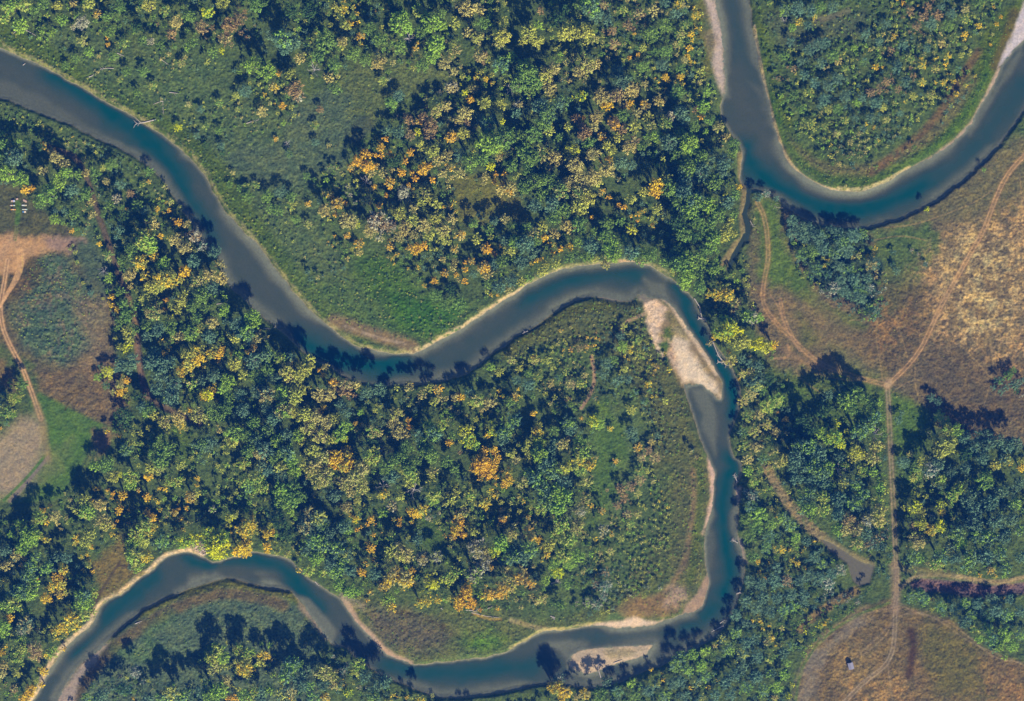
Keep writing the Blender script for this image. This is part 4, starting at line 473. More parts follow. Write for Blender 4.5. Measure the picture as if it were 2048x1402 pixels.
sand(C([(1900, 380), (1860, 480), (1800, 590), (1760, 680), (1700, 750), (1640, 810), (1520, 900), (1390, 975), (1390, 990), (1530, 925), (1650, 845), (1730, 760), (1795, 660), (1870, 530), (1920, 410)]), (190, 164, 134), 1.6, wob=1)
sand(I([(195, 0), (205, -60), (245, 60), (242, 180), (232, 280), (195, 370), (170, 440), (160, 430), (190, 340), (215, 240), (215, 120)]), (208, 174, 146), 2, wob=1.5)
sand(I([(170, 700), (208, 670), (205, 740), (185, 840), (150, 885), (50, 905), (80, 850), (130, 800)]), (166, 140, 114), 2)
sand(H([(1420, 975), (1500, 950), (1600, 935), (1720, 912), (1790, 930), (1860, 935), (1900, 925), (1880, 950), (1800, 970), (1690, 982), (1580, 985), (1500, 968)]), (226, 196, 158), 2, wob=1.5)
sand(island and H([(1330, 1200), (1360, 1130), (1420, 1100), (1560, 1080), (1700, 1074), (1840, 1070), (1800, 1135), (1730, 1163), (1690, 1175), (1600, 1200), (1480, 1245), (1420, 1250), (1360, 1230)]), (196, 172, 138), 1.5, wob=1)
area(H([(1560, 1110), (1700, 1095), (1790, 1100), (1740, 1140), (1600, 1150)]), (150, 140, 104), 4, .6, .7)
sand(H([(10, 800), (50, 830), (110, 930), (200, 1020), (260, 1090), (330, 1140), (420, 1175), (420, 1192), (300, 1155), (230, 1120), (160, 1030), (90, 970), (40, 880)]), (190, 160, 128), 2, wob=1)
sand(H([(640, 1180), (700, 1165), (760, 1170), (700, 1190)]), (186, 158, 124), 2)
sand(G([(1040, 765), (1120, 700), (1200, 670), (1300, 685), (1200, 715), (1100, 748)]), (150, 136, 118), 2.5)
sand(G([(300, 1430), (380, 1310), (430, 1225), (560, 1108), (600, 1075), (640, 1060), (560, 1170), (470, 1290), (440, 1402), (400, 1460)]), (168, 150, 130), 3)
sand(G([(1730, 790), (1800, 880), (1870, 960), (1930, 1040), (1900, 1040), (1820, 950), (1740, 850)]), (150, 134, 112), 3)
sand(G([(1985, 790), (2030, 850), (2045, 900), (2010, 840)]), (180, 156, 124), 2)
sand(I([(355, 150), (392, 155), (385, 230), (365, 270)]), (186, 158, 134), 2); sand(I([(362, 440), (400, 470), (425, 600), (400, 570), (375, 500)]), (160, 144, 128), 2)
# trails: twin wheel ruts with a faint worn strip between
TR = (186, 146, 106)
main_s = [(1775, 772), (1778, 830), (1781, 900), (1784, 960), (1787, 1010), (1789, 1060), (1791, 1110), (1795, 1160), (1791, 1215), (1789, 1270), (1786, 1300), (1776, 1325), (1755, 1345), (1730, 1362), (1690, 1402), (1660, 1440)]
north_e = [(1775, 772), (1788, 758), (1810, 738), (1840, 702), (1860, 660), (1878, 620), (1900, 580), (1922, 540), (1945, 500), (1968, 460), (1990, 400), (2012, 352), (2048, 310), (2200, 180)]
north_w = [(1775, 770), (1740, 762), (1700, 750), (1650, 733), (1612, 706), (1588, 680), (1560, 655), (1535, 625), (1524, 600), (1528, 560), (1537, 520), (1535, 470), (1528, 430), (1515, 405)]
for P_, a_, c_ in ((main_s, .85, (158, 138, 112)), (north_e, .9, TR), (north_w, .62, TR)):
    stroke(P_, 7, (c_[0]*.82, c_[1]*.84, c_[2]*.80), a_*.5, .4, soft=4)
    stroke(P_, .9, (c_[0]*1.1, c_[1]*1.1, c_[2]*1.1), a_, .3, soft=1.5, rut=3.2, brk=.3); stroke(P_, 1.0, c_, a_*.5, .3, soft=1.6, rut=.3, brk=.45)
stroke([(1775, 770), (1779, 764)], 7, (190, 160, 120), .8, .3, soft=5)
stroke([(1560, 600), (1568, 640), (1585, 675), (1600, 700)], 1.4, TR, .7, .4, soft=1.6, rut=2.5)
stroke([(1540, 590), (1556, 610), (1570, 660)], 1.2, TR, .5, .4, soft=1.6)
stroke([(1575, 690), (1582, 712), (1560, 718), (1545, 716)], 2.5, TR, .5, .4); stroke([(1570, 700), (1600, 720), (1640, 735)], 6, (150, 124, 94), .5, .4, soft=5)
for P_ in ([(1755, 640), (1752, 680), (1760, 720), (1766, 765)], [(1790, 620), (1796, 650), (1808, 690), (1815, 715)], [(1830, 735), (1830, 770), (1838, 800)], [(1980, 690), (1988, 730), (1975, 790), (1960, 830), (1940, 850)], [(1930, 700), (1960, 730), (1982, 755)], [(1592, 740), (1600, 757), (1640, 785)], [(1985, 380), (1950, 405), (1900, 425), (1830, 450), (1770, 455)], [(1780, 755), (1700, 765), (1610, 740)], [(1835, 760), (1810, 765), (1785, 785)], [(2040, 350), (2046, 420), (2010, 470)], [(1780, 600), (1730, 640), (1700, 640)], [(1900, 600), (1950, 640), (2040, 700)], [(1750, 480), (1800, 470), (1850, 480)]):
    stroke(P_, 1.1, (160, 136, 96), .65, .4, soft=1.5)
for P_ in ([(1789, 1215), (1720, 1228), (1660, 1255), (1630, 1300), (1600, 1350)], [(1792, 1210), (1830, 1222), (1880, 1240), (1930, 1280), (1975, 1300), (2048, 1330)], [(1790, 1235), (1820, 1225), (1880, 1235), (1925, 1262), (1990, 1320), (2048, 1325)], [(1785, 1245), (1750, 1280), (1715, 1312)], [(1783, 1250), (1770, 1275), (1725, 1310)], [(1776, 1330), (1780, 1370), (1786, 1402)], [(1800, 1205), (1830, 1228), (1860, 1222)]):
    stroke(P_, 1.2, (168, 146, 114), .42, .4, soft=1.5, brk=.3)
stroke([(1788, 1130), (1792, 1180), (1790, 1220)], 9, (156, 132, 108), .6, .4, soft=7)
# bright dirt lot and track on the left edge
area([(-150, 478), (20, 478), (60, 476), (100, 478), (140, 482), (135, 500), (80, 502), (50, 512), (22, 545), (-150, 560)], (198, 154, 108), 4, .35, .85, wob=4)
area([(95, 480), (175, 466), (172, 476), (135, 500), (110, 498)], (150, 126, 112), 4, .4, .8)
lt = [(15, 520), (8, 570), (0, 610), (4, 650), (15, 680), (32, 712), (48, 742), (60, 775), (72, 808), (82, 838)]
stroke(lt, 6, (150, 120, 90), .6, .4, soft=4); stroke(lt, 1.4, (214, 170, 122), .95, .3, soft=1.6, rut=2.8)
stroke([(72, 808), (84, 840), (90, 880), (96, 920)], 7, (150, 130, 96), .6, .4, soft=6)
for k in range(4): stroke([(34+k*4, 500), (36+k*4, 530), (28+k*3, 560), (10+k*2, 590), (0, 615)], 1.4, (214, 168, 118), .8, .3, soft=1.5)
stroke([(20, 478), (-20, 520), (-30, 600)], 14, (190, 150, 110), .7, .4, soft=10)
stroke([(44, 512), (46, 530), (42, 545)], 1.2, (206, 170, 100), .8)
stroke([(34, 440), (33, 460), (30, 478)], 1.3, (120, 128, 84), .8, .4, soft=1.5, rut=2.2)
stroke([(36, 405), (37, 425), (34, 445)], 5, (84, 122, 62), .7, .7)
stroke([(120, 800), (150, 780), (180, 770), (140, 800), (130, 820)], 1.5, (84, 74, 60), .7)
area([(-60, 690), (30, 740), (30, 780), (-60, 760)], (130, 104, 80), 5, .6, .7)
sp = fbm(X, Y, 4.0, 4, 61); sp2 = fbm(X, Y, 9.0, 4, 62)
mm = (sstep(.54, .66, sp)*tus*.55)[..., None]; cov = cov*(1-mm)+mm*cov*np.array([1.55, 1.38, 1.0])
mm = (sstep(.48, .34, sp)*tus*.6)[..., None]; cov = cov*(1-mm)+mm*cov*np.array([.50, .62, .75])
mm = (sstep(.52, .62, sp2)*tus*.35)[..., None]; cov = cov*(1-mm)+mm*cov*np.array([1.16, .99, .9])
# river bed and mud rims
bed = sstep(1.2, -0.6, SD); paint(bed, (158, 142, 118), .25)
paint(sstep(.5, -.5, CKD), (64, 66, 62), .2); paint(sstep(.8, -.8, PDD), (146, 122, 104), .15)
# ------------------------------------------------------------------ terrain height
n_low = fbm(X, Y, 45, 3, 31)
Z = (n_low-.5)*1.4*sstep(0, 12, SD) + (fbm(X, Y, 3.4, 3, 32)-.5)*1.5*tus + (vnoise(X, Y, 1.5, 33)-.5)*1.0*tus**2
WZ = -2.2
bankz = WZ + np.where(SD > 0, np.interp(SD, [0, .6, 2.4, 4.5], [0, .5, 2.0, 2.2]), np.interp(SD, [-25, -3, 0], [-2.2, -1.0, 0]))
gent = WZ + np.where(SD > 0, np.interp(SD, [0, 5, 25], [0, .35, 1.3]), np.interp(SD, [-25, -3, 0], [-2.2, -.5, 0]))
near = 1-sstep(1.5, 5, SD); Zb = Z*(1-near) + bankz*near
sm = np.clip(sandm, 0, 1); Zg = np.where(SD < 40, gent, 0) + (fbm(X, Y, 3.0, 3, 32)-.5)*.35
Z = np.where(SD > 0, Zb*(1-sm)+Zg*sm, bankz*(1-sm)+gent*sm)
Z = np.where(CKD < 2.5, np.minimum(Z, -1.6*(1-sstep(-.6, 2.5, CKD))+Z*sstep(-.6, 2.5, CKD)), Z)
Z = np.where(PDD < 2.5, -1.3*(1-sstep(-1, 2.5, PDD))+Z*sstep(-1, 2.5, PDD), Z)
ditch = GR.line(W([(90, 292), (130, 305), (152, 315), (170, 345), (185, 390), (200, 440), (215, 480), (232, 530), (250, 580), (268, 620), (275, 680), (282, 750), (300, 800), (340, 820), (400, 848)]), 8); Z -= 1.3*(1-sstep(.5, 3.2, ditch))
marsh = GR.poly(W(I([(1370, 715), (1450, 680), (1550, 692), (1700, 702), (1850, 732), (1970, 712), (2300, 690), (2300, 770), (1950, 785), (1800, 790), (1650, 782), (1500, 765), (1400, 745)])), 8); Z -= 1.4*(1-sstep(-2, 1.5, marsh))
ny, nx = X.shape; idx = np.arange(nx*ny, dtype=np.int32).reshape(ny, nx)
Fq = np.stack([idx[:-1, :-1], idx[:-1, 1:], idx[1:, 1:], idx[1:, :-1]], -1).reshape(-1, 4)
gr = mesh_obj('ground', np.stack([X, Y, Z], -1).reshape(-1, 3), Fq, M_G); tag(gr, kind='structure')
gr.data.polygons.foreach_set('use_smooth', np.ones(len(Fq), bool))
vattr(gr.data, 'cover', np.clip(cov, .004, .9).reshape(-1, 3)); vattr(gr.data, 'tussock', np.clip(tus, 0, 1).ravel())
def hgt(x, y):
    i = np.clip(np.searchsorted(GR.xs, x), 0, nx-1); j = np.clip(np.searchsorted(GR.ys, y), 0, ny-1); return Z[j, i]
# ------------------------------------------------------------------ water sheets
WF = Field(np.arange(-520, 521, 1.3), np.arange(-390, 391, 1.3))
wsd = water_sd(WF) + (fbm(WF.X, WF.Y, 9, 4, 2)-.5)*3.2
dep = .05 + .38*fbm(WF.X, WF.Y, 40, 3, 41) + .30*(fbm(WF.X, WF.Y, 9, 5, 42)-.5)
def deep(pts, w, amt):
    global dep
    d = WF.line(W(smooth(pts, 2)), w*MPP*2.6); d = d + (fbm(WF.X, WF.Y, 14, 3, 43)-.5)*w*MPP*.7
    dep = dep + (amt-dep)*np.exp(-(d/(w*MPP))**2)*(1 if amt > .5 else .9)
deep(A([(300, 440), (450, 530), (600, 630), (800, 760), (950, 900), (1020, 1040), (1080, 1180), (1170, 1330)]) + D([(1200, 30), (1260, 130)]), 27, .98)
deep(A([(0, 400), (100, 470), (250, 560), (500, 700)]), 24, .12)
deep(D([(1380, 100), (1500, 260), (1640, 440), (1760, 560)]), 40, .16)
deep(D([(1280, 180), (1400, 340), (1560, 510)]), 14, .35)
deep(D([(1720, 640), (1850, 700), (1980, 760)]) + E([(60, 760), (200, 800), (350, 800), (480, 790)]), 26, .98)
deep(E([(480, 800), (650, 780), (800, 720), (950, 600), (1050, 500)]), 30, .36)
deep(E([(1060, 400), (1200, 330), (1350, 280), (1500, 250), (1640, 240), (1760, 270)]), 24, .85)
deep(E([(1820, 300), (1880, 330), (1950, 400)]), 20, .12)
deep(E([(1960, 330), (2030, 410)]) + F([(60, 470), (130, 600), (220, 720), (290, 830), (335, 920), (355, 1000), (345, 1080)]), 14, .95)
deep(F([(120, 950), (190, 1040), (230, 1130), (250, 1250)]), 20, .05)
deep(F([(150, 1060), (240, 1180), (280, 1330)]), 9, .3)
deep(F([(330, 1330), (350, 1400)]) + I([(320, 60), (300, 150), (285, 260), (290, 380), (300, 480), (320, 600), (330, 680), (290, 780)]), 19, .98)
deep(I([(205, 420), (205, 520), (215, 620)]), 11, .02)
deep(I([(250, 850), (170, 930), (60, 960)]), 20, .85)
deep(H([(1960, 980), (1800, 1010), (1600, 1030), (1400, 1040)]), 14, .45)
deep(H([(1400, 1090), (1250, 1080), (1150, 1100), (1050, 1130)]), 16, .12)
deep(H([(250, 1180), (400, 1230), (600, 1250), (800, 1240), (1000, 1210), (1130, 1200)]), 22, .8)
deep(H([(20, 950), (120, 1060), (200, 1120)]), 26, .14)
deep(G([(1480, 590), (1600, 610), (1700, 690), (1780, 790), (1860, 870)]), 20, .95)
deep(G([(1080, 580), (1180, 610), (1300, 610), (1440, 590)]), 12, .95)
deep(G([(1060, 620), (980, 660), (1050, 700)]), 16, .3)
deep(G([(900, 680), (800, 760), (700, 840), (600, 930), (520, 1040), (430, 1140)]), 22, .85)
deep(G([(340, 1220), (270, 1330), (240, 1400)]), 22, .3)
deep(G([(1300, 650), (1450, 660), (1600, 680)]), 16, .1)
deep(C([(330, 60), (370, 180), (390, 320)]), 20, .4); deep(C([(330, 450), (360, 560), (440, 640), (520, 780)]), 34, .10)
deep(C([(420, 880), (460, 980), (560, 1060), (680, 1140), (850, 1200), (1020, 1230), (1200, 1200), (1380, 1130), (1550, 1040)]), 24, .98)
deep(C([(1550, 1040), (1700, 930), (1830, 780), (1950, 620), (2045, 500)]), 24, .6); deep(C([(760, 1090), (900, 1145), (1080, 1155), (1230, 1110)]), 10, .08)
SHO = [(G([(1030, 768), (1110, 690), (1200, 655), (1300, 672), (1290, 690), (1200, 715), (1100, 748)]), .85), (G([(1490, 732), (1540, 700), (1600, 700), (1690, 745), (1600, 752)]), .85), (G([(1500, 670), (1540, 660), (1610, 672), (1560, 690)]), .6),
 (G([(280, 1402), (400, 1240), (540, 1100), (610, 1040), (620, 1070), (430, 1230), (330, 1402)]), .8), (G([(1740, 790), (1790, 800), (1870, 880), (1960, 1010), (1930, 1060), (1800, 900)]), .7), (H([(50, 872), (170, 960), (280, 1050), (350, 1120), (330, 1150), (240, 1110), (110, 972)]), .6),
 (H([(1180, 1080), (1340, 1060), (1450, 1080), (1380, 1130), (1340, 1180), (1290, 1130)]), .7), (F([(100, 930), (190, 940), (250, 1060), (265, 1200), (250, 1330), (200, 1230), (150, 1060)]), .55), (C([(440, 480), (560, 560), (630, 860), (560, 720), (500, 560)]), .35), (E([(1780, 290), (1900, 320), (1920, 410), (1830, 395)]), .6),
 (A([(-200, 540), (0, 470), (200, 560), (500, 730), (700, 850), (430, 742), (100, 600)]), .4), (D([(1380, 20), (1500, 60), (1600, 200), (1760, 400), (1980, 600), (1780, 500), (1560, 270)]), .4), (C([(260, 0), (300, 120), (330, 330), (320, 560), (280, 560), (300, 400)]), .5), (E([(1100, 580), (1220, 500), (1400, 400), (1560, 360), (1500, 340), (1350, 390), (1180, 500)]), .5),
 (I([(180, 380), (240, 420), (235, 620), (200, 660), (170, 500)]), .3), (C([(640, 960), (760, 1030), (950, 1110), (1160, 1100), (1380, 980), (1300, 1060), (1150, 1150), (950, 1160), (760, 1090)]), .45), (C([(1700, 760), (1860, 540), (2045, 240), (2045, 320), (1900, 560), (1740, 790)]), .5)]
SH = np.zeros(WF.X.shape)
for pts, a in SHO: SH = np.maximum(SH, a*(1-sstep(-2.5, 3.5, WF.poly(W(pts), 10) + (fbm(WF.X, WF.Y, 12, 3, 48)-.5)*7)))
dep = dep*(1-.9*np.minimum(SH*1.3, 1))
dep = np.clip(dep + .22*(fbm(WF.X, WF.Y, 6, 4, 45)-.5), 0, 1); SL = 3.0+9*sstep(.46, .62, fbm(WF.X, WF.Y, 55, 2, 47)); shore = sstep(0, 1, -wsd/SL); dep *= .35+.65*shore
murk = np.clip(.10 + .55*shore+.42*dep + .10*(fbm(WF.X, WF.Y, 5, 4, 44)-.5), 0, .97)*(1-SH)
m = wsd < 3.2; ny2, nx2 = m.shape; id2 = np.arange(nx2*ny2).reshape(ny2, nx2)
ok = m[:-1, :-1] & m[:-1, 1:] & m[1:, 1:] & m[1:, :-1]
Fw = np.stack([id2[:-1, :-1][ok], id2[:-1, 1:][ok], id2[1:, 1:][ok], id2[1:, :-1][ok]], -1)
used, inv = np.unique(Fw, return_inverse=True); Fw = inv.reshape(-1, 4)
Vw = np.stack([WF.X.ravel()[used], WF.Y.ravel()[used], np.full(len(used), WZ)], -1)
wo = mesh_obj('river_water', Vw, Fw, M_W); tag(wo, kind='structure'); vattr(wo.data, 'depth', dep.ravel()[used]); vattr(wo.data, 'murk', murk.ravel()[used])
def small_water(name, fieldpts, closed, half, z, depth, mk):
    P = W(fieldpts); x0, x1, y0, y1 = P[:, 0].min()-5, P[:, 0].max()+5, P[:, 1].min()-5, P[:, 1].max()+5
    fl = Field(np.arange(x0, x1, 1.0), np.arange(y0, y1, 1.0)); d = fl.poly(P, 10) if closed else fl.line(P, 10)-half
    mm = d < 1.0; ii = np.arange(mm.size).reshape(mm.shape); okk = mm[:-1, :-1] & mm[:-1, 1:] & mm[1:, 1:] & mm[1:, :-1]
    ff = np.stack([ii[:-1, :-1][okk], ii[:-1, 1:][okk], ii[1:, 1:][okk], ii[1:, :-1][okk]], -1); u, iv = np.unique(ff, return_inverse=True)
    o = mesh_obj(name, np.stack([fl.X.ravel()[u], fl.Y.ravel()[u], np.full(len(u), z)], -1), iv.reshape(-1, 4), M_W)
    vattr(o.data, 'depth', np.full(len(u), depth)); vattr(o.data, 'murk', np.full(len(u), mk)); tag(o, kind='structure')
small_water('pond_water', pond, True, 0, -.95, .0, .12); small_water('creek_water', creek, False, 1.6, -1.15, .35, .55)
# ------------------------------------------------------------------ vegetation
KL = .50                        # crowns seen from above are part shade, so leaves reflect more than the crown's mean
LC = dict(g=(88, 116, 72), b=(78, 106, 92), d=(50, 78, 66), l=(112, 142, 72), L=(168, 172, 46), y=(140, 146, 80), t=(146, 140, 92),
          o=(226, 150, 66), G=(204, 160, 64), r=(124, 108, 84), w=(138, 138, 118), W=(150, 142, 128))
LCA = {k: alb(v, KL) for k, v in LC.items()}
def leaf_quads(r, P, Nn, s):
    n = len(P); ref = r.normal(size=(n, 3)); u = np.cross(Nn, ref); u /= np.linalg.norm(u, axis=1)[:, None]+1e-9; v = np.cross(Nn, u)
    a = (s*r.uniform(.6, 1.35, n))[:, None]; b = (s*r.uniform(.45, 1.0, n))[:, None]
    q = np.stack([P-u*a-v*b*.6, P+u*a*.35-v*b, P+u*a+v*b*.5, P-u*a*.5+v*b], 1)
    return q.reshape(-1, 3)
def crown_arrays(seed, R, h0, h1, nl, ls, lobes):
    r = np.random.default_rng(seed); Ps = []; Ns = []; sel = []; var = []
    lob = []; a0 = r.uniform(0, 6.28)
    for i in range(lobes):
        ring = i/lobes; rr = R*(.08+.72*math.sqrt(ring))*r.uniform(.78, 1.14); an = a0+i*2.399+r.uniform(-.35, .35)
        hh = h0+(h1-h0)*(.30+.48*math.sqrt(max(0, 1-(rr/R)**2)))+r.uniform(-.08, .08)*(h1-h0)
        lob.append((rr*math.cos(an), rr*math.sin(an), hh, an, R*r.uniform(.17, .33), R*r.uniform(.13, .24), (h1-h0)*r.uniform(.12, .20), r.random()))
    wts = np.array([l[4]*l[5] for l in lob]); cnt = np.maximum(3, (wts/wts.sum()*nl).astype(int))
    for l, c in zip(lob, cnt):
        d = r.normal(size=(c, 3)); d[:, 2] = np.abs(d[:, 2])*.9-.15; d /= np.linalg.norm(d, axis=1)[:, None]
        rad = r.uniform(.55, 1.08, c)[:, None]*(1+.22*r.normal(size=(c, 1)))
        e = d*rad*np.array([l[4], l[5], l[6]]); ca, sa = math.cos(l[3]), math.sin(l[3])
        p = np.stack([e[:, 0]*ca-e[:, 1]*sa+l[0], e[:, 0]*sa+e[:, 1]*ca+l[1], e[:, 2]+l[2]], 1)
        nn = d/np.array([l[4], l[5], l[6]]); nn = np.stack([nn[:, 0]*ca-nn[:, 1]*sa, nn[:, 0]*sa+nn[:, 1]*ca, nn[:, 2]], 1)
        nn /= np.linalg.norm(nn, axis=1)[:, None]; nn = nn+r.normal(size=(c, 3))*.38; nn /= np.linalg.norm(nn, axis=1)[:, None]
        Ps.append(p); Ns.append(nn); sel.append(np.full(c, 1. if l[7] > .55 else 0.)*.85+r.random(c)*.15); var.append(np.clip(l[7]*.5+r.random(c)*.6, 0, 1))
    P = np.concatenate(Ps); Nn = np.concatenate(Ns); q = leaf_quads(r, P, Nn, ls)
    return q, np.repeat(np.concatenate(sel), 4), np.repeat(np.concatenate(var), 4), lob
PROTO = {}                      # size class -> list of (verts, limbvar, leafvar, lobes)
SPEC = dict(L=(6.6, 3.6, 19.0, 1050, .44, 34, 9), M=(4.5, 2.4, 13.5, 560, .40, 21, 9), S=(2.8, .8, 7.5, 240, .34, 12, 9), B=(1.7, .0, 2.4, 80, .31, 7, 8))
for k, (R, h0, h1, nl, ls, lb, nv) in SPEC.items():
    PROTO[k] = [crown_arrays(100+i+ord(k)*7, R, h0, h1, nl, ls, lb) for i in range(nv)]
def quads(n): return np.arange(n, dtype=np.int32).reshape(-1, 4)
def crown_obj(k, i):
    q, sel, var, lob = PROTO[k][i]; o = mesh_obj('crown', q, quads(len(q)), M_LEAF, link=False); vattr(o.data, 'limbvar', sel); vattr(o.data, 'leafvar', var); return o
def trunk_mesh(k, i):
    R, h0, h1 = SPEC[k][:3]; lob = PROTO[k][i][3]; mb = MB(); b = .035*h1+.05
    mb.tube([(0, 0, -.6), (.05*R, .02*R, h0*.6), (0, .05*R, h0+.25*(h1-h0)), (.02*R, 0, h0+.55*(h1-h0))], [b*1.3, b, b*.7, b*.25], 7)
    for l in lob[2::2][:6]: mb.tube([(0, 0, h0*.8), (l[0]*.5, l[1]*.5, h0+(l[2]-h0)*.6), (l[0], l[1], l[2])], [b*.5, b*.33, b*.12], 5)
    return mb
CR = {}; TRK = {}
for k in 'LMS':
    for i in range(len(PROTO[k])):
        CR[k, i] = crown_obj(k, i); o = trunk_mesh(k, i).build('trunk', M_BARK); COL.objects.unlink(o); TRK[k, i] = o
for i in range(len(PROTO['B'])): CR['B', i] = crown_obj('B', i)
def dead_mesh(seed, R, h):
    r = random.Random(seed); mb = MB(); mb.tube([(0, 0, -.5), (.2, .1, h*.4), (.1, .3, h*.75)], [.32, .24, .12], 6)
    for i in range(9):
        a = i*2.4+r.uniform(-.4, .4); z0 = h*r.uniform(.3, .7); L = R*r.uniform(.6, 1.05)
        p1 = (math.cos(a)*L*.5, math.sin(a)*L*.5, z0+L*.35); p2 = (math.cos(a+.25)*L, math.sin(a+.25)*L, z0+L*.6)
        mb.tube([(.1, .1, z0), p1, p2], [.16, .13, .06], 4)
        for j in range(4):
            b = a+r.uniform(-1, 1); t = r.uniform(.3, .95); q = Vector(p1).lerp(Vector(p2), t)
            mb.tube([q, q+Vector((math.cos(b), math.sin(b), r.uniform(.1, .8)))*L*r.uniform(.25, .5)], [.08, .045], 3)
    return mb
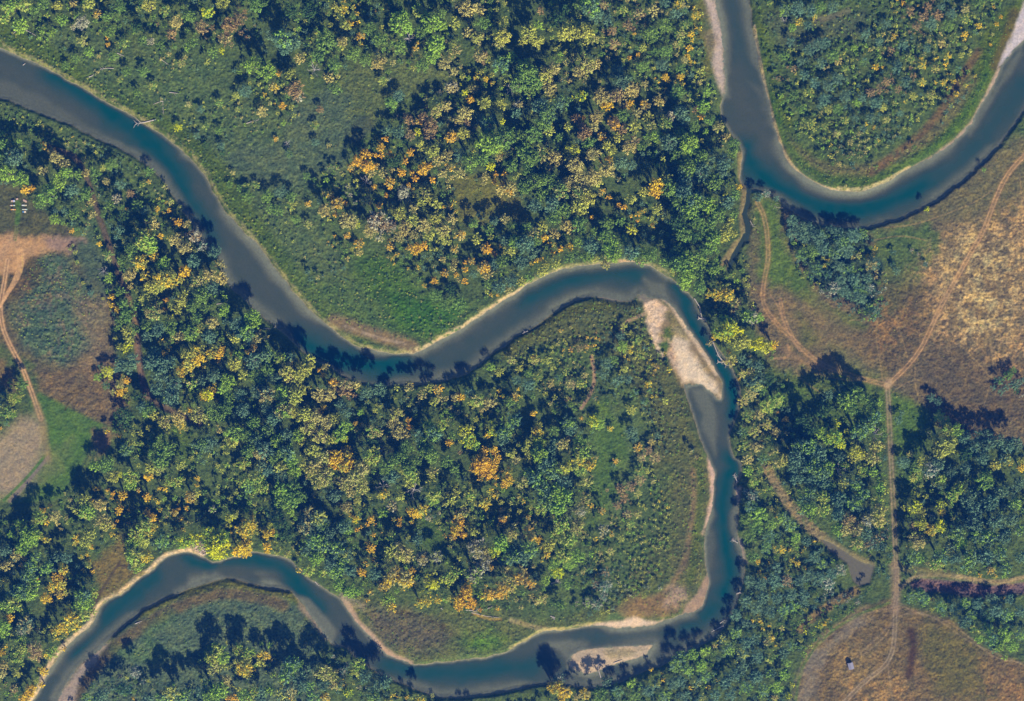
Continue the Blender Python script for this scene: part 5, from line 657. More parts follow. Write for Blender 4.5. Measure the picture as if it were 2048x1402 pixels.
# zones: where things grow between the hand-placed crowns.  (polygon, density, rmin, rmax)
def wp(p): return W(p)
ZONES = [
 (wp([(-200, -200), (2300, -200), (2300, 1600), (-200, 1600)]), 0.62, 1.5, 3.1),                                   # woods by default
 (wp(T(680, 0, [(1530, -200), (2200, -200), (2200, 600), (1960, 640), (1800, 560), (1600, 420), (1520, 200)])), .95, 1.3, 2.5),
 (wp(C([(440, -300), (1900, -300), (2200, -400), (1800, 200), (1650, 440), (1490, 660), (1300, 830), (1120, 930), (900, 890), (750, 780), (650, 560), (520, 300)])), .93, 1.1, 2.4),
 (wp(C([(440, -300), (1130, -300), (1160, 60), (1100, 180), (1060, 260), (900, 240), (760, 300), (600, 300), (480, 200)])), .25, .8, 1.6),
 (wp(C([(150, -300), (215, -300), (240, 0), (300, 500), (260, 560), (200, 460), (170, 250), (160, 80)])), .10, .4, 1.0),
 (wp(C([(1750, 480), (1850, 200), (1950, 60), (2045, -60), (2045, 60), (1880, 420), (1730, 700), (1520, 900), (1300, 1010), (1060, 1090), (860, 1060), (690, 960), (600, 700), (540, 460), (600, 560), (740, 830), (900, 960), (1120, 1000), (1350, 900), (1560, 730)])), .35, .4, .9),
 (wp(D([(860, 0), (1140, 0), (1700, 700), (1550, 900), (880, 980), (800, 700), (720, 300)])), .9, 1.8, 3.4),
 (wp(A([(-200, 500), (0, 540), (340, 670), (700, 830), (900, 960), (1110, 1260), (800, 1300), (560, 1000), (400, 880), (200, 800), (-200, 760)])), .9, 1.0, 1.9),
 (wp(E([(820, 790), (1100, 600), (1400, 430), (1650, 430), (1780, 560), (1860, 720), (1960, 900), (2030, 1200), (2045, 1402), (1650, 1402), (1640, 1000), (1500, 980), (1200, 950), (900, 900)])), .9, 1.0, 2.0),
 (wp(E([(1080, 620), (1400, 420), (1640, 420), (1800, 500), (1800, 560), (1600, 560), (1400, 600), (1100, 720), (900, 820), (850, 790)])), .4, .6, 1.2),
 (wp(E([(1840, 700), (1960, 900), (2045, 1000), (2045, 1402), (1920, 1402), (1900, 1000), (1780, 600)])), .5, .5, 1.1),
 (wp(H([(1600, 0), (1800, 0), (1950, 300), (1980, 500), (1880, 720), (1640, 860), (1400, 860), (1400, 640), (1560, 420)])), .9, 1.0, 2.0),
 (wp(I([(-200, 0), (190, 0), (230, 100), (170, 450), (180, 620), (120, 780), (0, 860), (-100, 860), (-60, 500)])), .5, .45, 1.1),
 (wp(H([(1650, 0), (1810, 0), (1930, 300), (1930, 500), (1820, 690), (1600, 800), (1500, 700), (1600, 400)])), .9, 1.0, 2.0),
 (wp(F([(420, 700), (640, 850), (700, 1000), (660, 1402), (330, 1402), (380, 1000), (380, 800)])), .95, 1.3, 2.4),
 (wp(I([(390, 0), (560, 60), (660, 300), (840, 460), (1030, 640), (1050, 740), (760, 980), (700, 1130), (650, 1500), (-700, 1500), (0, 1180), (300, 1000), (420, 700)])), .97, 1.6, 2.9),
 (wp(I([(560, 0), (1240, 0), (1270, 500), (1180, 620), (1000, 520), (860, 420), (720, 250)])), .92, 1.5, 3.0),
 (wp(F([(1320, 1250), (2200, 1200), (2200, 1402), (1300, 1402)]) + []), .9, 1.8, 3.4),
 (wp(I([(1310, 0), (2300, 0), (2300, 660), (1960, 660), (1500, 620), (1330, 600)])), .93, 1.7, 3.2),
 (wp(F([(650, -60), (1120, -40), (1210, 200), (1180, 330), (1190, 500), (1120, 520), (1000, 400), (900, 380), (760, 220), (680, 80)])), .95, 1.5, 2.6),
 (wp(C([(650, 1200), (1150, 1330), (1160, 1402), (640, 1402)])), .95, 1.5, 2.6),
 (wp(A([(430, 330), (700, 380), (1000, 300), (1300, 300), (1420, 560), (1330, 780), (1150, 740), (900, 600), (600, 520)])), .30, .6, 1.8),
 (wp(I([(1330, 770), (1500, 800), (2300, 790), (2300, 1500), (1960, 1120), (1660, 900), (1330, 840)])), .93, 1.5, 2.9),
 (wp([(-100, -100), (600, -100), (650, 200), (600, 300), (400, 300), (250, 200), (-100, 60)]), .42, 1.2, 3.0),
 (wp([(60, 95), (150, 60), (330, 110), (450, 130), (560, 230), (640, 400), (700, 560), (600, 540), (500, 470), (420, 380), (340, 290), (200, 190)]), .22, .5, 1.7),
 (wp([(1190, 840), (1280, 810), (1300, 900), (1290, 980), (1240, 1040), (1200, 1010), (1180, 920)]), .08, .4, 1.2),
 (wp(H([(1150, 560), (1420, 560), (1400, 820), (1200, 820)])), .25, .6, 1.8),
 # open ground: only a scatter of low growth
 (wp([(1505, 370), (1560, 380), (1590, 440), (1580, 500), (1600, 560), (1660, 600), (1710, 640), (1760, 640), (1770, 560), (1745, 470), (1760, 455), (1800, 462), (1830, 436), (1880, 415), (1930, 370), (1980, 320), (2010, 270), (2050, 200), (2400, -100), (2400, 880), (2048, 885), (1990, 870), (1940, 855), (1900, 840), (1860, 890), (1830, 960), (1800, 1000), (1790, 1200), (1780, 1200), (1778, 900), (1770, 850), (1750, 800), (1700, 765), (1620, 760), (1560, 745), (1552, 680), (1520, 640), (1500, 560)]), .02, .3, .7),
 (wp([(1700, 455), (1790, 440), (1850, 425), (1900, 395), (1950, 355), (2000, 300), (2060, 220), (2200, 100), (2200, 300), (2060, 330), (1900, 480), (1760, 480)]), .03, .3, .8),
 (wp(I([(520, 60), (590, 60), (660, 200), (730, 290), (880, 410), (1180, 590), (1170, 740), (1040, 720), (1000, 600), (840, 480), (760, 410), (660, 310), (580, 190)])), .04, .3, .7),
 (wp([(1586, 1402), (1592, 1350), (1620, 1290), (1680, 1235), (1770, 1200), (1800, 1205), (1850, 1215), (1930, 1250), (1990, 1310), (2048, 1340), (2400, 1400), (2400, 1700), (1586, 1700)]), .015, .3, .6),
 (wp([(1776, 780), (1800, 780), (1900, 850), (1830, 940), (1800, 1000), (1776, 1000)]), .05, .5, 1.2),
 (wp([(-300, 366), (20, 368), (60, 400), (140, 460), (185, 480), (200, 560), (230, 640), (235, 700), (250, 780), (260, 830), (215, 850), (215, 880), (190, 920), (170, 960), (130, 990), (60, 1030), (-300, 1050), (-300, 860), (20, 840), (50, 790), (50, 760), (-300, 740)]), .015, .3, .7),
 (wp([(20, 640), (45, 560), (80, 510), (120, 510), (150, 545), (190, 590), (205, 640), (170, 690), (130, 725), (90, 715), (50, 690)]), .35, .5, .9),
 (wp([(180, 450), (215, 480), (235, 560), (235, 600), (200, 560), (160, 500)]), .04, .5, 1.0),
 (wp([(440, 300), (480, 272), (560, 262), (610, 230), (700, 190), (705, 250), (700, 300), (640, 350), (600, 390), (540, 385), (480, 350)]), .06, .4, .9),
 (wp(B([(0, 420), (120, 360), (300, 480), (330, 400), (560, 400), (700, 380), (600, 520), (420, 560), (300, 620), (200, 720), (80, 780), (0, 780)])), .07, .5, 1.1),
 (wp(B([(660, 1060), (780, 1040), (900, 1120), (1050, 1150), (1060, 1260), (900, 1280), (760, 1300), (700, 1250)])), .10, .5, 1.1),
 (wp(B([(0, 760), (190, 720), (140, 840), (60, 900), (0, 900)])), .06, .5, 1.0),
 (wp(A([(1000, 470), (1150, 420), (1250, 480), (1180, 600), (1060, 620)])), .12, .6, 1.2),
 (wp(A([(0, 120), (150, 200), (300, 330), (420, 400), (700, 560), (960, 720), (1120, 830), (1280, 1000), (1400, 1180), (1560, 1402), (1440, 1402), (1200, 1060), (1000, 850), (700, 660), (400, 480), (0, 280)])), .45, .5, 1.3),
 (wp([(500, 480), (560, 500), (620, 560), (700, 560), (760, 500), (830, 570), (900, 600), (960, 620), (1010, 600), (900, 680), (820, 705), (740, 700), (660, 665), (590, 600), (530, 520)]), .55, .45, 1.2),
 (wp(E([(-60, 520), (150, 580), (430, 660), (540, 650), (440, 730), (300, 730), (100, 690), (-40, 620)])), .02, .3, .6),
 (wp(E([(1490, 1180), (1560, 1120), (1680, 1100), (1700, 1280), (1660, 1402), (1500, 1402)])), .05, .4, 1.0),
 (wp(H([(1480, 0), (1640, 0), (1600, 180), (1540, 260), (1500, 380), (1440, 400), (1480, 240)])), .06, .4, 1.0),
 (wp(H([(500, 340), (570, 370), (640, 520), (660, 600), (560, 530), (480, 450)])), .05, .4, 1.0),
 (wp(H([(20, 790), (250, 850), (450, 870), (640, 880), (900, 870), (1100, 850), (1200, 870), (1300, 900), (1560, 880), (1640, 830), (1900, 740), (2045, 500), (2045, 960), (1200, 1010), (900, 1160), (400, 1200), (60, 950)])), .35, .35, .8),
 (wp(G([(540, 1180), (700, 1000), (830, 900), (1010, 790), (1290, 690), (1500, 735), (1690, 765), (1820, 900), (1930, 1060), (1930, 1130), (1800, 1200), (1650, 1080), (1500, 1050), (1200, 1060), (1130, 1300), (900, 1280), (760, 1200), (640, 1280), (560, 1402), (300, 1450), (420, 1300)])), .22, .3, .75),
 (wp(G([(480, 540), (560, 560), (640, 440), (720, 480), (760, 620), (860, 620), (780, 700), (600, 820), (560, 800)])), .10, .4, 1.0),
 (wp(H([(480, 1340), (740, 1350), (1050, 1300), (1195, 1262), (1200, 1420), (700, 1450), (560, 1410)])), .03, .3, .8),
 (wp([(1560, 740), (1640, 770), (1620, 830), (1570, 800)]), .10, .5, 1.2),
 (wp(I([(820, 440), (880, 430), (1180, 600), (1150, 720), (1080, 740), (1000, 620), (900, 540)])), .05, .3, .8),
 (wp(I([(1330, 640), (1500, 640), (1960, 690), (2400, 680), (2400, 790), (1500, 790), (1330, 740)])), .04, .3, .8),
 (wp([(1480, 370), (1510, 400), (1520, 460), (1500, 520), (1470, 540), (1450, 540), (1478, 480), (1478, 420)]), .12, .5, 1.3),
]
def zone_at(px, py):
    n = len(px); den = np.zeros(n); lo = np.zeros(n); hi = np.zeros(n)
    for P, d, a, b in ZONES:
        m = inside(P, px, py); den[m] = d; lo[m] = a; hi[m] = b
    return den, lo, hi
def at(field, x, y):
    i = np.clip(np.searchsorted(GR.xs, x), 0, nx-1); j = np.clip(np.searchsorted(GR.ys, y), 0, ny-1); return field[j, i]
TRAILD = np.minimum.reduce([GR.line(W(p), 12) for p in (main_s, north_e, north_w, lt)])
# hand-placed crowns
man = []
for (ox, oy), s in TREES.items():
    for e in s.replace('\n', '').split(';'):
        if not e.strip(): continue
        a, b, r, c = e.split(','); man.append((ox+float(a)*700/2045., oy+float(b)*700/2045., float(r)*.3423*MPP, c.strip()))
mp = np.array([(m[0], m[1]) for m in man]); mw = np.stack([(mp[:, 0]-1024)*MPP, (701-mp[:, 1])*MPP], 1)
mr = np.array([m[2] for m in man])
_, mlo, mhi = zone_at(mw[:, 0], mw[:, 1])
low = mhi <= 2.95                                # shrub country: squat crowns
ROWS = []                                       # kind, x, y, R, code, height factor, seed
for i, m in enumerate(man):
    R = m[2]*((.86 if m[3][0] in 'bdgl' else .66) if low[i] else .97); k = 'L' if R > 5.5 else ('M' if R > 3.6 else 'S'); hf = .55 if low[i] else (1.0 if R > 3.6 else 1.25)
    s = R/SPEC[k][0]; zc = SPEC[k][2]*.75*s*hf; f = (CAM_H-zc)/CAM_H; ROWS.append([k, mw[i, 0]*f, mw[i, 1]*f, R, m[3] if not (low[i] and m[3][0] in 'GoytL' and i % 2) else random.choice(['yg', 'gy', 'gb', 'ty', 'b']), hf, i])
# random filling between them, coloured after the nearest hand-placed crown
cell = 4.0; hashg = {}
def put(x, y, r): hashg.setdefault((int(x//cell), int(y//cell)), []).append((x, y, r))
def clash(x, y, r, f):
    n = int((r+8)//cell)+1; cx, cy = int(x//cell), int(y//cell)
    for a in range(cx-n, cx+n+1):
        for b in range(cy-n, cy+n+1):
            for (u, v, q) in hashg.get((a, b), ()):
                if (u-x)**2+(v-y)**2 < (f*(r+q))**2: return True
    return False
for rw in ROWS: put(rw[1], rw[2], rw[3]*.8)
NC = 180000; fx = rng.uniform(-480, 480, NC); fy = rng.uniform(-345, 345, NC); fd, flo, fhi = zone_at(fx, fy)
fd = np.where(fhi > 2.7, fd*sstep(.36, .50, fbm(fx, fy, 26, 3, 81)), fd*(.3+.7*sstep(.38, .52, fbm(fx, fy, 16, 2, 82))))
okp = (rng.random(NC) < fd) & (at(SD, fx, fy) > 2.2) & (at(sandm, fx, fy) < .35) & (at(TRAILD, fx, fy) > 4.5) & (at(ditch, fx, fy) > 4.8) & (at(PDD, fx, fy) > 2) & (at(CKD, fx, fy) > 3) & (at(marsh, fx, fy) > 1)
fx, fy, flo, fhi = fx[okp], fy[okp], flo[okp], fhi[okp]; fr = flo+(fhi-flo)*rng.random(len(fx))**1.3
kb = at(SD, fx, fy) > 1.4+2.1*fr; fx, fy, flo, fhi, fr = fx[kb], fy[kb], flo[kb], fhi[kb], fr[kb]
order = np.argsort(-fr+rng.uniform(0, 1.2, len(fr))); keys = list(LC)
near_i = np.empty(len(fx), int)
for s in range(0, len(fx), 4000):
    dd = (fx[s:s+4000, None]-mw[None, :, 0])**2+(fy[s:s+4000, None]-mw[None, :, 1])**2; near_i[s:s+4000] = dd.argmin(1)
FILL = []; FN = fbm(fx, fy, 60, 3, 71)
for j in order:
    x, y, r = fx[j], fy[j], fr[j]
    if clash(x, y, r, .82 if r > 1.2 else 1.0): continue
    put(x, y, r); c = man[near_i[j]][3]; u = random.random()
    nz = FN[j]
    if u < .40 or c == 'WW': c = random.choice('bbgdg' if nz < .5 else 'glygy')
    elif u < .75: c = c[-1]+random.choice('bgb' if nz < .5 else 'gyl')
    if c[0] in 'oGL' and random.random() < .85: c = 'y'+c[0] if random.random() < .4 else 'g'
    if fhi[j] < 1.35: c = random.choice(['g', 'y', 'gl', 'yt', 'b', 'l'])
    FILL.append(['B' if r < 2.35 else ('S' if r < 3.7 else 'M'), x, y, r, c, 1.0, j])
print('hand-placed', len(ROWS), 'filled', len(FILL))
def cols(c, jit=.10, r=random):
    a = LCA[c[0]]; b = LCA[c[-1]] if len(c) > 1 else a*np.array([1.12, 1.08, .92])
    f = 1+r.uniform(-jit, jit); h = r.uniform(-.06, .06); s = np.array([1+h, 1, 1-h])*f
    return a*s, b*s
# ---- individuals and masses
inframe = lambda x, y, m=0: abs(x) < 409+m and abs(y) < 280+m
DEAD = [r for r in ROWS if r[4] == 'WW']; LIVE = [r for r in ROWS if r[4] != 'WW']
AUT = sorted([r for r in LIVE if r[4][0] in 'oG' and inframe(r[1], r[2])], key=lambda r: -r[3]); AUTI = AUT[:298]
GRN = sorted([r for r in LIVE if r[4][0] not in 'oG' and inframe(r[1], r[2])], key=lambda r: -r[3]*(1.12 if r[4][0] in 'lLyt' else 1)); GRNI = GRN[:298]
ind = set(id(r) for r in AUTI+GRNI); REST = [r for r in LIVE if id(r) not in ind]
BUSH = [r for r in FILL if r[0] == 'B' and inframe(r[1], r[2], -2)]; BUSH.sort(key=lambda r: -r[3]); BUSHI = BUSH[:298]; bi = set(id(r) for r in BUSHI)
MARKS = [("the grey roofed shed", 1703, 1335), ("the rows of coloured boxes", 36, 415), ("the three-way dirt track junction", 1775, 770), ("the bare orange dirt lot", 60, 485),
 ("the pointed green lawn", 150, 850), ("the pale beige field", 40, 930), ("the small muddy pond", 1725, 1140), ("the purple-brown marsh", 1920, 1172), ("the large gravel bar", 1385, 700),
 ("the gravel island", 1235, 1310), ("the log poking into the river", 290, 245), ("the straw-coloured field", 1950, 560), ("the creek mouth", 1495, 385), ("the riverside meadow", 760, 620),
 ("the lower riverside meadow", 870, 1270), ("the grassy spit inside the left bend", 480, 1200), ("the brown reed strip", 1600, 1020), ("the upper right river bend", 1690, 410),
 ("the river's middle bend", 840, 715), ("the grassy northern clearing", 760, 160), ("the grey-green western clearing", 560, 320), ("the olive clearing in the middle woods", 970, 400),
 ("the short footpath", 1187, 750), ("the upper sand strip", 1435, 80), ("the stony cutbank", 400, 1100), ("the dark ditch track", 235, 540), ("the big orange tree clump", 965, 930),
 ("the fallen trees by the gravel bar", 1405, 630), ("the bright yellow-green tree", 1480, 665), ("the scrub-covered patch on the left", 120, 620), ("the photo's top left corner", 0, 0),
 ("the photo's top edge centre", 1024, 0), ("the photo's bottom left corner", 0, 1402), ("the photo's bottom right corner", 2048, 1402), ("the photo's top right corner", 2048, 0), ("the small glade right of the woods", 1220, 890),
 ("the river's bottom right corner", 1430, 1240), ("the stretch of river at bottom centre", 900, 1350), ("the north-south dirt track", 1785, 960), ("the lone clump in the field", 2010, 780), ("the two small shrubs on the grass", 1790, 530),
 ("the sharp right end of the beach", 1320, 1250), ("the photo's left edge centre", 0, 640), ("the photo's right edge centre", 2048, 900), ("the river at the photo's left edge", 0, 150)]
DIR = ['east', 'north-east', 'north', 'north-west', 'west', 'south-west', 'south', 'south-east']
ORD = ['', 'second nearest', 'third nearest', 'fourth nearest', 'fifth nearest', 'sixth nearest', 'seventh nearest', 'eighth nearest', 'ninth nearest', 'tenth nearest', 'eleventh nearest', 'twelfth nearest', 'thirteenth nearest', 'fourteenth nearest', 'fifteenth nearest', 'sixteenth nearest', 'seventeenth nearest', 'eighteenth nearest', 'nineteenth nearest', 'twentieth nearest']
CN = dict(g='green', b='blue-green', d='dark green', l='light green', L='lime green', y='olive-yellow', t='tan', o='orange', G='golden', r='rust-brown', w='pale grey')
MK = np.array([(a, b) for _, a, b in MARKS], float)
def labels(items, noun):
    bins = {}; out = {}
    for r in items:
        px, py = r[1]/MPP+1024, 701-r[2]/MPP; d = np.hypot(MK[:, 0]-px, MK[:, 1]-py); n = int(d.argmin())
        a = math.atan2(MK[n, 1]-py, px-MK[n, 0]); dr = DIR[int(round(a/(math.pi/4))) % 8]
        sz = 'broad' if r[3] > 6.6 else ('medium' if r[3] > 4.2 else 'small')
        if noun == 'low bush': sz = 'rounded'
        bins.setdefault((sz, CN[r[4][0]], dr, n), []).append((d[n], id(r)))
    for (sz, c, dr, n), L in bins.items():
        L.sort(); base = '%s %s %s %s of %s' % (sz, c, noun, dr, MARKS[n][0])
        for i, (_, k) in enumerate(L):
            out[k] = base + ('' if len(L) == 1 else (', the nearest one' if i == 0 else ', ' + (ORD[i] if i < len(ORD) else 'farther than twenty')))
            if len(out[k].split()) > 16: out[k] = out[k].replace('low bush', 'bush').replace(', the nearest one', ', nearest').replace('in the middle woods', 'in the woods')
    return out
def plant_tree(r, name, lab, cat, grp):
    k, x, y, R, c, hf, sd = r; q = random.Random(sd*13+5); v = q.randrange(SPEC[k][6]); s = R/SPEC[k][0]
    root = empty(name, (x, y, float(hgt(x, y))), q.uniform(0, 6.283)); root.scale = (s, s, s*hf*q.uniform(.9, 1.1)); tag(root, lab, cat, grp)
    cr = CR[k, v].copy(); COL.objects.link(cr); cr.parent = root; a, b = cols(c, .10, q); cr.color = (*a, 1); cr['second_tint'] = [float(t) for t in b]
    tk = TRK[k, v].copy(); COL.objects.link(tk); tk.parent = root
lg = labels(GRNI, 'tree'); la = labels(AUTI, 'tree')
for r in GRNI: plant_tree(r, 'broadleaf_tree', lg[id(r)], 'tree', 'green and olive trees of the floodplain woods')
for r in AUTI: plant_tree(r, 'autumn_tree', la[id(r)], 'autumn tree', 'golden and orange autumn trees')
lb = labels(BUSHI, 'low bush')
for r in BUSHI:
    k, x, y, R, c, hf, sd = r; q = random.Random(int(sd)*13+5); v = q.randrange(SPEC[k][6]); s = R/SPEC[k][0]
    o = CR[k, v].copy(); o.name = 'bush'; COL.objects.link(o); o.location = (x, y, float(hgt(x, y))-.1); o.rotation_euler = (0, 0, q.uniform(0, 6.283)); o.scale = (s, s, s)
    a, b = cols(c, .12, q); o.color = (*a, 1); o['second_tint'] = [float(t) for t in b]; tag(o, lb[id(r)], 'bush', 'bushes of the floodplain thickets')
def mass(name, rows, label, cat):
    Vs = []; Cs = []; Ls = []
    for r in rows:
        k, x, y, R, c, hf, sd = r; q = random.Random(int(sd)*13+5); v = q.randrange(SPEC[k][6]); s = R/SPEC[k][0]; P, sel, var, _ = PROTO[k][v]
        if k == 'L' or inframe(x, y, 15): pass
        a = q.uniform(0, 6.283); ca, sa = math.cos(a), math.sin(a); sz = s*hf*q.uniform(.88, 1.12)
        Vs.append(np.stack([(P[:, 0]*ca-P[:, 1]*sa)*s+x, (P[:, 0]*sa+P[:, 1]*ca)*s+y, P[:, 2]*sz+float(hgt(x, y))-.05], 1))
        A1, B1 = cols(c, .12, q); Cs.append(A1*(1-sel[:, None])+B1*sel[:, None]); Ls.append(var)
    V = np.concatenate(Vs); o = mesh_obj(name, V, quads(len(V)), M_LEAFS); vattr(o.data, 'leafcol', np.concatenate(Cs)); vattr(o.data, 'leafvar', np.concatenate(Ls))
    tag(o, label, cat, kind='stuff'); print(name, len(rows), len(V)//4); return o
mass('background_woods', REST+[r for r in FILL if r[0] != 'B'], 'closed canopy of smaller mixed green and tan trees filling the woods', 'woods')
mass('thicket', [r for r in FILL if r[0] == 'B' and id(r) not in bi and r[3] > 1.05], 'dense low thicket of small bushes along the river and glades', 'thicket')
mass('meadow_scrub', [r for r in FILL if r[0] == 'B' and id(r) not in bi and r[3] <= 1.05], 'knee-high weeds and scrub dotted over the open meadows', 'scrub')
# dead standing trees
dm = [dead_mesh(s, 5.0, 11) for s in (1, 2, 3)]; dmo = []
for d in dm:
    me = bpy.data.meshes.new('dead_tree'); me.from_pydata([tuple(p) for p in d.v], [], d.f); me.materials.append(M_DEAD); dmo.append(me)
dl = labels([r[:4]+['w']+r[5:] for r in DEAD], 'bare dead tree') if 0 else None
for r in DEAD: r[4] = 'w'
ld = labels(DEAD, 'leafless dead tree')
for i, r in enumerate(DEAD):
    o = bpy.data.objects.new('dead_tree', dmo[i % 3]); COL.objects.link(o); s = r[3]/5.0*1.15; o.scale = (s, s, s); o.location = (r[1], r[2], float(hgt(r[1], r[2]))); o.rotation_euler = (0, 0, i*1.7)
    tag(o, ld[id(r)].replace('pale grey ', 'grey '), 'dead tree', 'leafless dead trees standing in the woods')
# ---- fallen logs and driftwood: photo-pixel end points
def zz(x, y): return float(hgt(x, y))
def log(pts, r, label, branch=3, cat='log', seed=0, root=False, name='fallen_log', lift=None):
    q = random.Random(seed+len(label)); P = W(pts); z = [max(zz(*p), WZ+.05)+r*.8 for p in P]
    if lift: z = [a+b for a, b in zip(z, lift)]
    mb = MB(); pp = [(P[i][0], P[i][1], z[i]) for i in range(len(P))]; n = len(pp); mb.tube(pp, [r*(1-.6*i/(n-1)) for i in range(n)], 7)
    for i in range(branch):
        t = .45+.5*i/max(1, branch-1)*.98; a = Vector(pp[-2]).lerp(Vector(pp[-1]), t); d = (Vector(pp[-1])-Vector(pp[-2])); L = d.length; d.normalize(); sd = 1 if i % 2 else -1
        e = a+Vector((d.x*.6-d.y*sd*.8, d.y*.6+d.x*sd*.8, .25))*L*q.uniform(.25, .5); mb.tube([a, a.lerp(e, .5)+Vector((0, 0, .2)), e], [r*.4, r*.3, r*.15], 5)
    if root:
        o0 = Vector(pp[0]); d = (Vector(pp[0])-Vector(pp[1])).normalized()
        for k in range(9):
            a = k*.7; s = Vector((-d.y*math.cos(a), d.x*math.cos(a), math.sin(a)*.6+.2))+d*.6; mb.tube([o0, o0+s*q.uniform(1.2, 2.6)], [r*.6, r*.15], 5)
    o = mb.build(name, M_LOG); tag(o, label, cat); return o
log([(312, 239), (292, 244), (269, 248)], .55, 'pale forked trunk lying over the bank into the river', 4)
log(A([(140, 170), (175, 188), (210, 208)]), .35, 'straight pale log on grass near the upper left corner', 0)
log(A([(100, 175), (75, 200)]), .25, 'short pale stick left of the long log near the upper left', 0)
log(A([(665, 400), (630, 398), (585, 405)]), .3, 'crooked branching grey log in the upper left woods', 4)
log(A([(685, 310), (725, 328)]), .35, 'tan log just below the golden tree at upper left', 1)
log(A([(930, 340), (960, 360), (985, 378)]), .3, 'thin pale log slanting above the grey-green glade at upper left', 1)
log(A([(990, 540), (1050, 547)]), .35, 'near-horizontal white log right of the dark shadow by the river', 1)
log(A([(950, 590), (920, 600), (895, 610)]), .3, 'pale trunk reaching left out of the dark tree shadow', 0)
log(A([(952, 590), (952, 640), (958, 670)]), .25, 'thin grey trunk lying upright in the dark tree shadow', 1)
log(A([(1440, 722), (1475, 708), (1510, 702)]), .3, 'white driftwood branch in the brown scrub of the upper left woods', 2)
log(A([(130, 378), (145, 368)]), .35, 'tiny log floating in the river at the upper left', 0)
log(A([(520, 450), (545, 440)]), .45, 'stubby pale log near the north bank at upper left', 2)
log(E([(1098, 590), (1066, 604)]), .5, 'white log on the south bank of the central river reach', 1)
log(F([(120, 400), (150, 450), (158, 490), (165, 515)]), .45, 'curved white trunk lying along the bank above the root plate', 3)
log(F([(150, 515), (185, 522)]), .6, 'white uprooted stump with splayed roots at the water edge', 5, root=True, name='uprooted_stump', cat='stump')
log(F([(285, 765), (262, 735), (235, 670), (228, 650)]), .5, 'long white leaning trunk hanging over the river below the olive bush', 3, root=True)
log(F([(305, 790), (280, 755), (255, 725)]), .5, 'bleached root mass beside the long leaning trunk', 5, root=True, name='uprooted_stump', cat='stump')
log(F([(262, 770), (300, 775)]), .4, 'second bleached stump piled against the root mass by the river', 4, root=True, name='uprooted_stump', cat='stump')
log(H([(1525, 1270), (1508, 1215), (1512, 1180)]), .4, 'white branching dead trunk lying on the gravel island', 5)
log(H([(1600, 1182), (1650, 1164)]), .3, 'thin straight white log on the right of the gravel island', 0)
log(H([(1510, 1200), (1555, 1170)]), .3, 'short white log crossing the dead trunk on the island', 1)
log(H([(735, 870), (770, 872), (800, 880)]), .5, 'pale driftwood log under the orange trees at the woods edge', 3)
log(H([(770, 885), (850, 905), (930, 915)]), .35, 'long thin grey log in the meadow below the orange trees', 1)
log(H([(890, 850), (840, 870), (800, 866)]), .35, 'forked pale log joining the driftwood under the orange trees', 3)
log(H([(590, 858), (600, 868)]), .4, 'short white log left of the orange trees at the meadow edge', 0)
log(I([(290, 965), (250, 985), (220, 1000)]), .4, 'grey trunk slanting out over the river at its bottom right corner', 2)
log(I([(385, 770), (365, 780)]), .45, 'small white stump at the right bank of the lower river', 4, root=True, name='uprooted_stump', cat='stump')
log(I([(370, 120), (352, 80)]), .45, 'white snag standing in the river by the right bank', 5, root=True)
log(I([(375, 480), (340, 460)]), .45, 'white branches fallen from the right bank beside the deep green pool', 5)
log(I([(270, 950), (300, 930)]), .35, 'pale snag under the bank trees at the river corner', 3)
log(D([(1540, 575), (1600, 578)]), .3, 'thin white log on the left bank of the river', 2)
log(D([(1265, 433), (1300, 428)]), .3, 'tiny white log inside the woods near the left river bank', 1)
log(C([(560, 1140), (600, 1215)]), .3, 'thin white dead trunk on the bank south of the creek mouth', 4)
log(C([(445, 1290), (465, 1325)]), .3, 'pale driftwood tangle beside the narrow creek', 4)
log(G([(1840, 705), (1860, 730)]), .35, 'white log at the water edge of the lower left bend', 2)
log(G([(790, 950), (830, 935)]), .35, 'pale log on the inner bank of the grassy spit', 1)
log(I([(1520, 320), (1480, 312)]), .3, 'white log in the shade between the yellow trees at right', 2)
log(I([(1590, 440), (1615, 455)]), .35, 'pale log at the right woods below the yellow trees', 0)
log(I([(1990, 405), (2030, 430)]), .35, 'long pale log near the right edge of the woods', 1)
log(A([(160, 870), (200, 882)]), .25, 'thin log on the bare bank top at the left', 0) if 0 else None
log(H([(1230, 905), (1255, 918)]), .5, 'white brush pile on the grass north of the beach', 7)
log(H([(1235, 715), (1280, 700)]), .45, 'grey-white brush pile in the southern glade', 7)
log(F([(1480, 1180), (1500, 1190)]), .2, 'small stick beside the yellow-green tree clump at right', 1)
# boulders on the stony cutbank
for i, (a, b, s) in enumerate([(1140, 505, .9), (1155, 498, .8), (1165, 512, 1.0), (1178, 505, .7), (1185, 520, 1.0), (1198, 528, .8), (1205, 540, .9), (1150, 520, .7), (1172, 530, .8), (1190, 545, .9), (1160, 492, .6), (1195, 512, .6)]):
    x, y = px2w(*G([(a, b)])[0]); q = random.Random(i); vs = []
    for zc_, rr in ((-.5, .8), (0, 1), (.45, .72)):
        for k in range(7): t = k*.898+q.uniform(-.2, .2); g_ = rr*s*q.uniform(.8, 1.15); vs.append((math.cos(t)*g_, math.sin(t)*g_*.8, zc_*s))
    vs.append((0, 0, .62*s)); fs = [(l*7+k, l*7+(k+1) % 7, l*7+7+(k+1) % 7, l*7+7+k) for l in range(2) for k in range(7)]+[(14+k, 14+(k+1) % 7, 21) for k in range(7)]
    o = MB().poly(vs, fs).build('boulder', M_STONE); o.location = (x, y, zz(x, y)+.2*s)
    tag(o, 'pale boulder on the stony cutbank below the bright green trees', 'boulder', 'boulders on the stony cutbank')
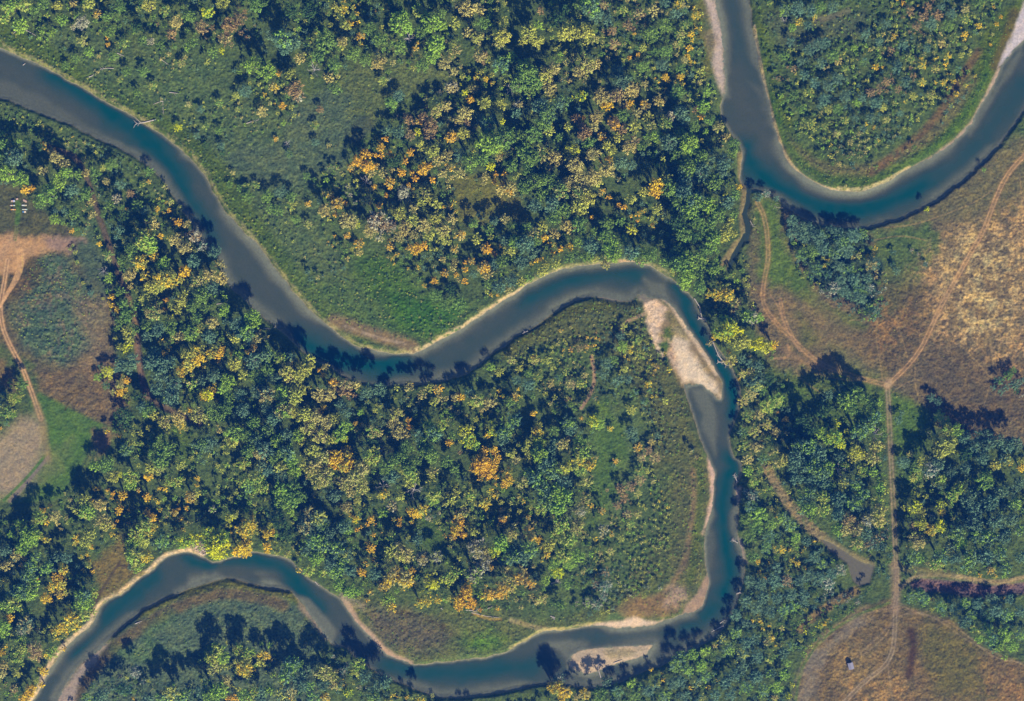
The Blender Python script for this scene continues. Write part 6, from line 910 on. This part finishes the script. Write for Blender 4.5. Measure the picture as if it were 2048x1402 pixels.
# ---- shed
M_ROOF = simple('weathered_sheet_metal', (.36, .34, .40), .5, .2, .15, 1.2); M_WALL = simple('grey_boards', (.20, .17, .15), .8, 0, .2, 3); M_DOORM = simple('dark_door', (.08, .06, .05))
sx, sy = px2w(1700.5, 1331); sz_ = zz(sx, sy); sh = empty('shed', (sx, sy, sz_), math.radians(14)); tag(sh, 'small gabled shed with grey sheet metal roof standing alone in the dry field', 'shed')
w2, l2, he, hr = 1.9, 2.4, 2.5, 3.4
MB().poly([(-w2, -l2, -.4), (w2, -l2, -.4), (w2, l2, -.4), (-w2, l2, -.4), (-w2, -l2, he), (w2, -l2, he), (w2, l2, he), (-w2, l2, he), (0, -l2, hr), (0, l2, hr)],
  [(0, 1, 5, 8, 4), (3, 7, 9, 6, 2), (0, 4, 7, 3), (1, 2, 6, 5), (4, 8, 9, 7), (5, 6, 9, 8)]).build('wall', M_WALL, sh)
ov = .25; k_ = (hr-he)/w2; ze = he-k_*ov
roof = MB().poly([(-w2-ov, -l2-ov, ze+.05), (0, -l2-ov, hr+.05), (w2+ov, -l2-ov, ze+.05), (w2+ov, l2+ov, ze+.05), (0, l2+ov, hr+.05), (-w2-ov, l2+ov, ze+.05),
  (-w2-ov, -l2-ov, ze+.13), (0, -l2-ov, hr+.13), (w2+ov, -l2-ov, ze+.13), (w2+ov, l2+ov, ze+.13), (0, l2+ov, hr+.13), (-w2-ov, l2+ov, ze+.13)],
  [(6, 7, 10, 11), (7, 8, 9, 10), (1, 0, 5, 4), (2, 1, 4, 3), (0, 1, 7, 6), (1, 2, 8, 7), (3, 4, 10, 9), (4, 5, 11, 10), (0, 6, 11, 5), (2, 3, 9, 8)]).build('roof', M_ROOF, sh)
MB().box((0, 0, hr+.15), (.22, 2*l2+.5, .06)).build('ridge_cap', M_ROOF, roof)
for i in range(7):
    pass
MB().box((0, -l2-.03, 1.0), (.95, .05, 2.0)).build('door', M_DOORM, sh)
# ---- painted boxes in four short rows
BC = dict(w=(.75, .78, .72), o=(.85, .42, .06), p=(.62, .42, .32), c=(.72, .66, .42), b=(.12, .35, .75), v=(.55, .56, .75), m=(.50, .70, .58), k=(.75, .62, .45))
BN = dict(w='white', o='orange', p='pinkish tan', c='cream', b='blue', v='pale violet', m='mint', k='straw-coloured')
BMAT = {k: simple(BN[k].replace(' ', '_').replace('-', '_')+'_paint', v, .5, 0, .08) for k, v in BC.items()}
def crate_row(x, y, cs, rowname, stack='hive'):
    n = len(cs)
    for i, c in enumerate(cs):
        if c == ' ': continue
        wx, wy = px2w(x+i*2.0, y); z = zz(wx, wy); o = empty('hive_box', (wx, wy, z), random.uniform(-.06, .06))
        body = MB().box((0, 0, .3), (.66, .75, .8)).build('body', BMAT[c], o); MB().box((0, 0, .74), (.74, .84, .08)).build('lid', BMAT[c], o)
        MB().box((0, -.39, .06), (.4, .04, .08)).build('entrance', M_DOORM, body)
        pos = ['leftmost', 'second from left', 'third from left', 'fourth from left', 'fifth from left', 'sixth from left'][i]
        tag(o, '%s wooden box, %s in the %s' % (BN[c], pos, rowname), 'hive box', 'painted boxes set out in rows in the grassy clearing')
z0 = 22.1
crate_row(21.5, 411, 'pwomw', 'upper left row of boxes'); crate_row(23.2, 419.3, 'oowoo', 'lower left row of boxes')
crate_row(45.0, 410.8, 'wwwcc', 'upper right row of boxes'); crate_row(45.8, 419.2, 'mccwm', 'lower right row of boxes')
for c, x, y, t in (('p', 24.6, 402.5, 'pinkish box left of the pale violet one above the rows'), ('v', 28.9, 402.3, 'pale violet box above the left rows'), ('p', 34.9, 398.4, 'pinkish box standing farthest up above the rows'), ('b', 46.9, 424, 'small blue box below the right rows'), ('k', 50.5, 424, 'straw-coloured box right of the small blue one')):
    wx, wy = px2w(x, y); o = empty('storage_box', (wx, wy, zz(wx, wy)), random.uniform(-.5, .5)); s = .8 if c == 'b' else 1.3
    MB().box((0, 0, .4), (s, s, 1.0)).build('body', BMAT[c], o); MB().box((0, 0, .94), (s+.1, s+.1, .08)).build('lid', BMAT[c], o); tag(o, t, 'box')
x_, y_ = px2w(50, 402); mb = MB()
for i in range(5): mb.box((i*.3-.6, 0, .25+.05*(i % 2)), (.26, 3.2, .12), .0)
o = mb.build('board_stack', BMAT['p']); o.location = (x_, y_, zz(x_, y_)); o.rotation_euler = (0, 0, math.radians(62)); tag(o, 'heap of pinkish boards above the right rows of boxes', 'boards')
# ------------------------------------------------------------------ haze
hz = MB().box((0, 0, (CAM_H+30-8)/2), (19000, 19000, CAM_H+30+8)).build('haze', bpy.data.materials.new('air')); hm = hz.data.materials[0]; hm.use_nodes = True
t = hm.node_tree; t.nodes.remove(t.nodes['Principled BSDF']); v = t.nodes.new('ShaderNodeVolumePrincipled'); v.inputs['Color'].default_value = (*HAZE, 1); v.inputs['Density'].default_value = HAZE_D
t.links.new(v.outputs[0], t.nodes['Material Output'].inputs['Volume']); tag(hz, kind='stuff')
print('objects', len(bpy.data.objects))
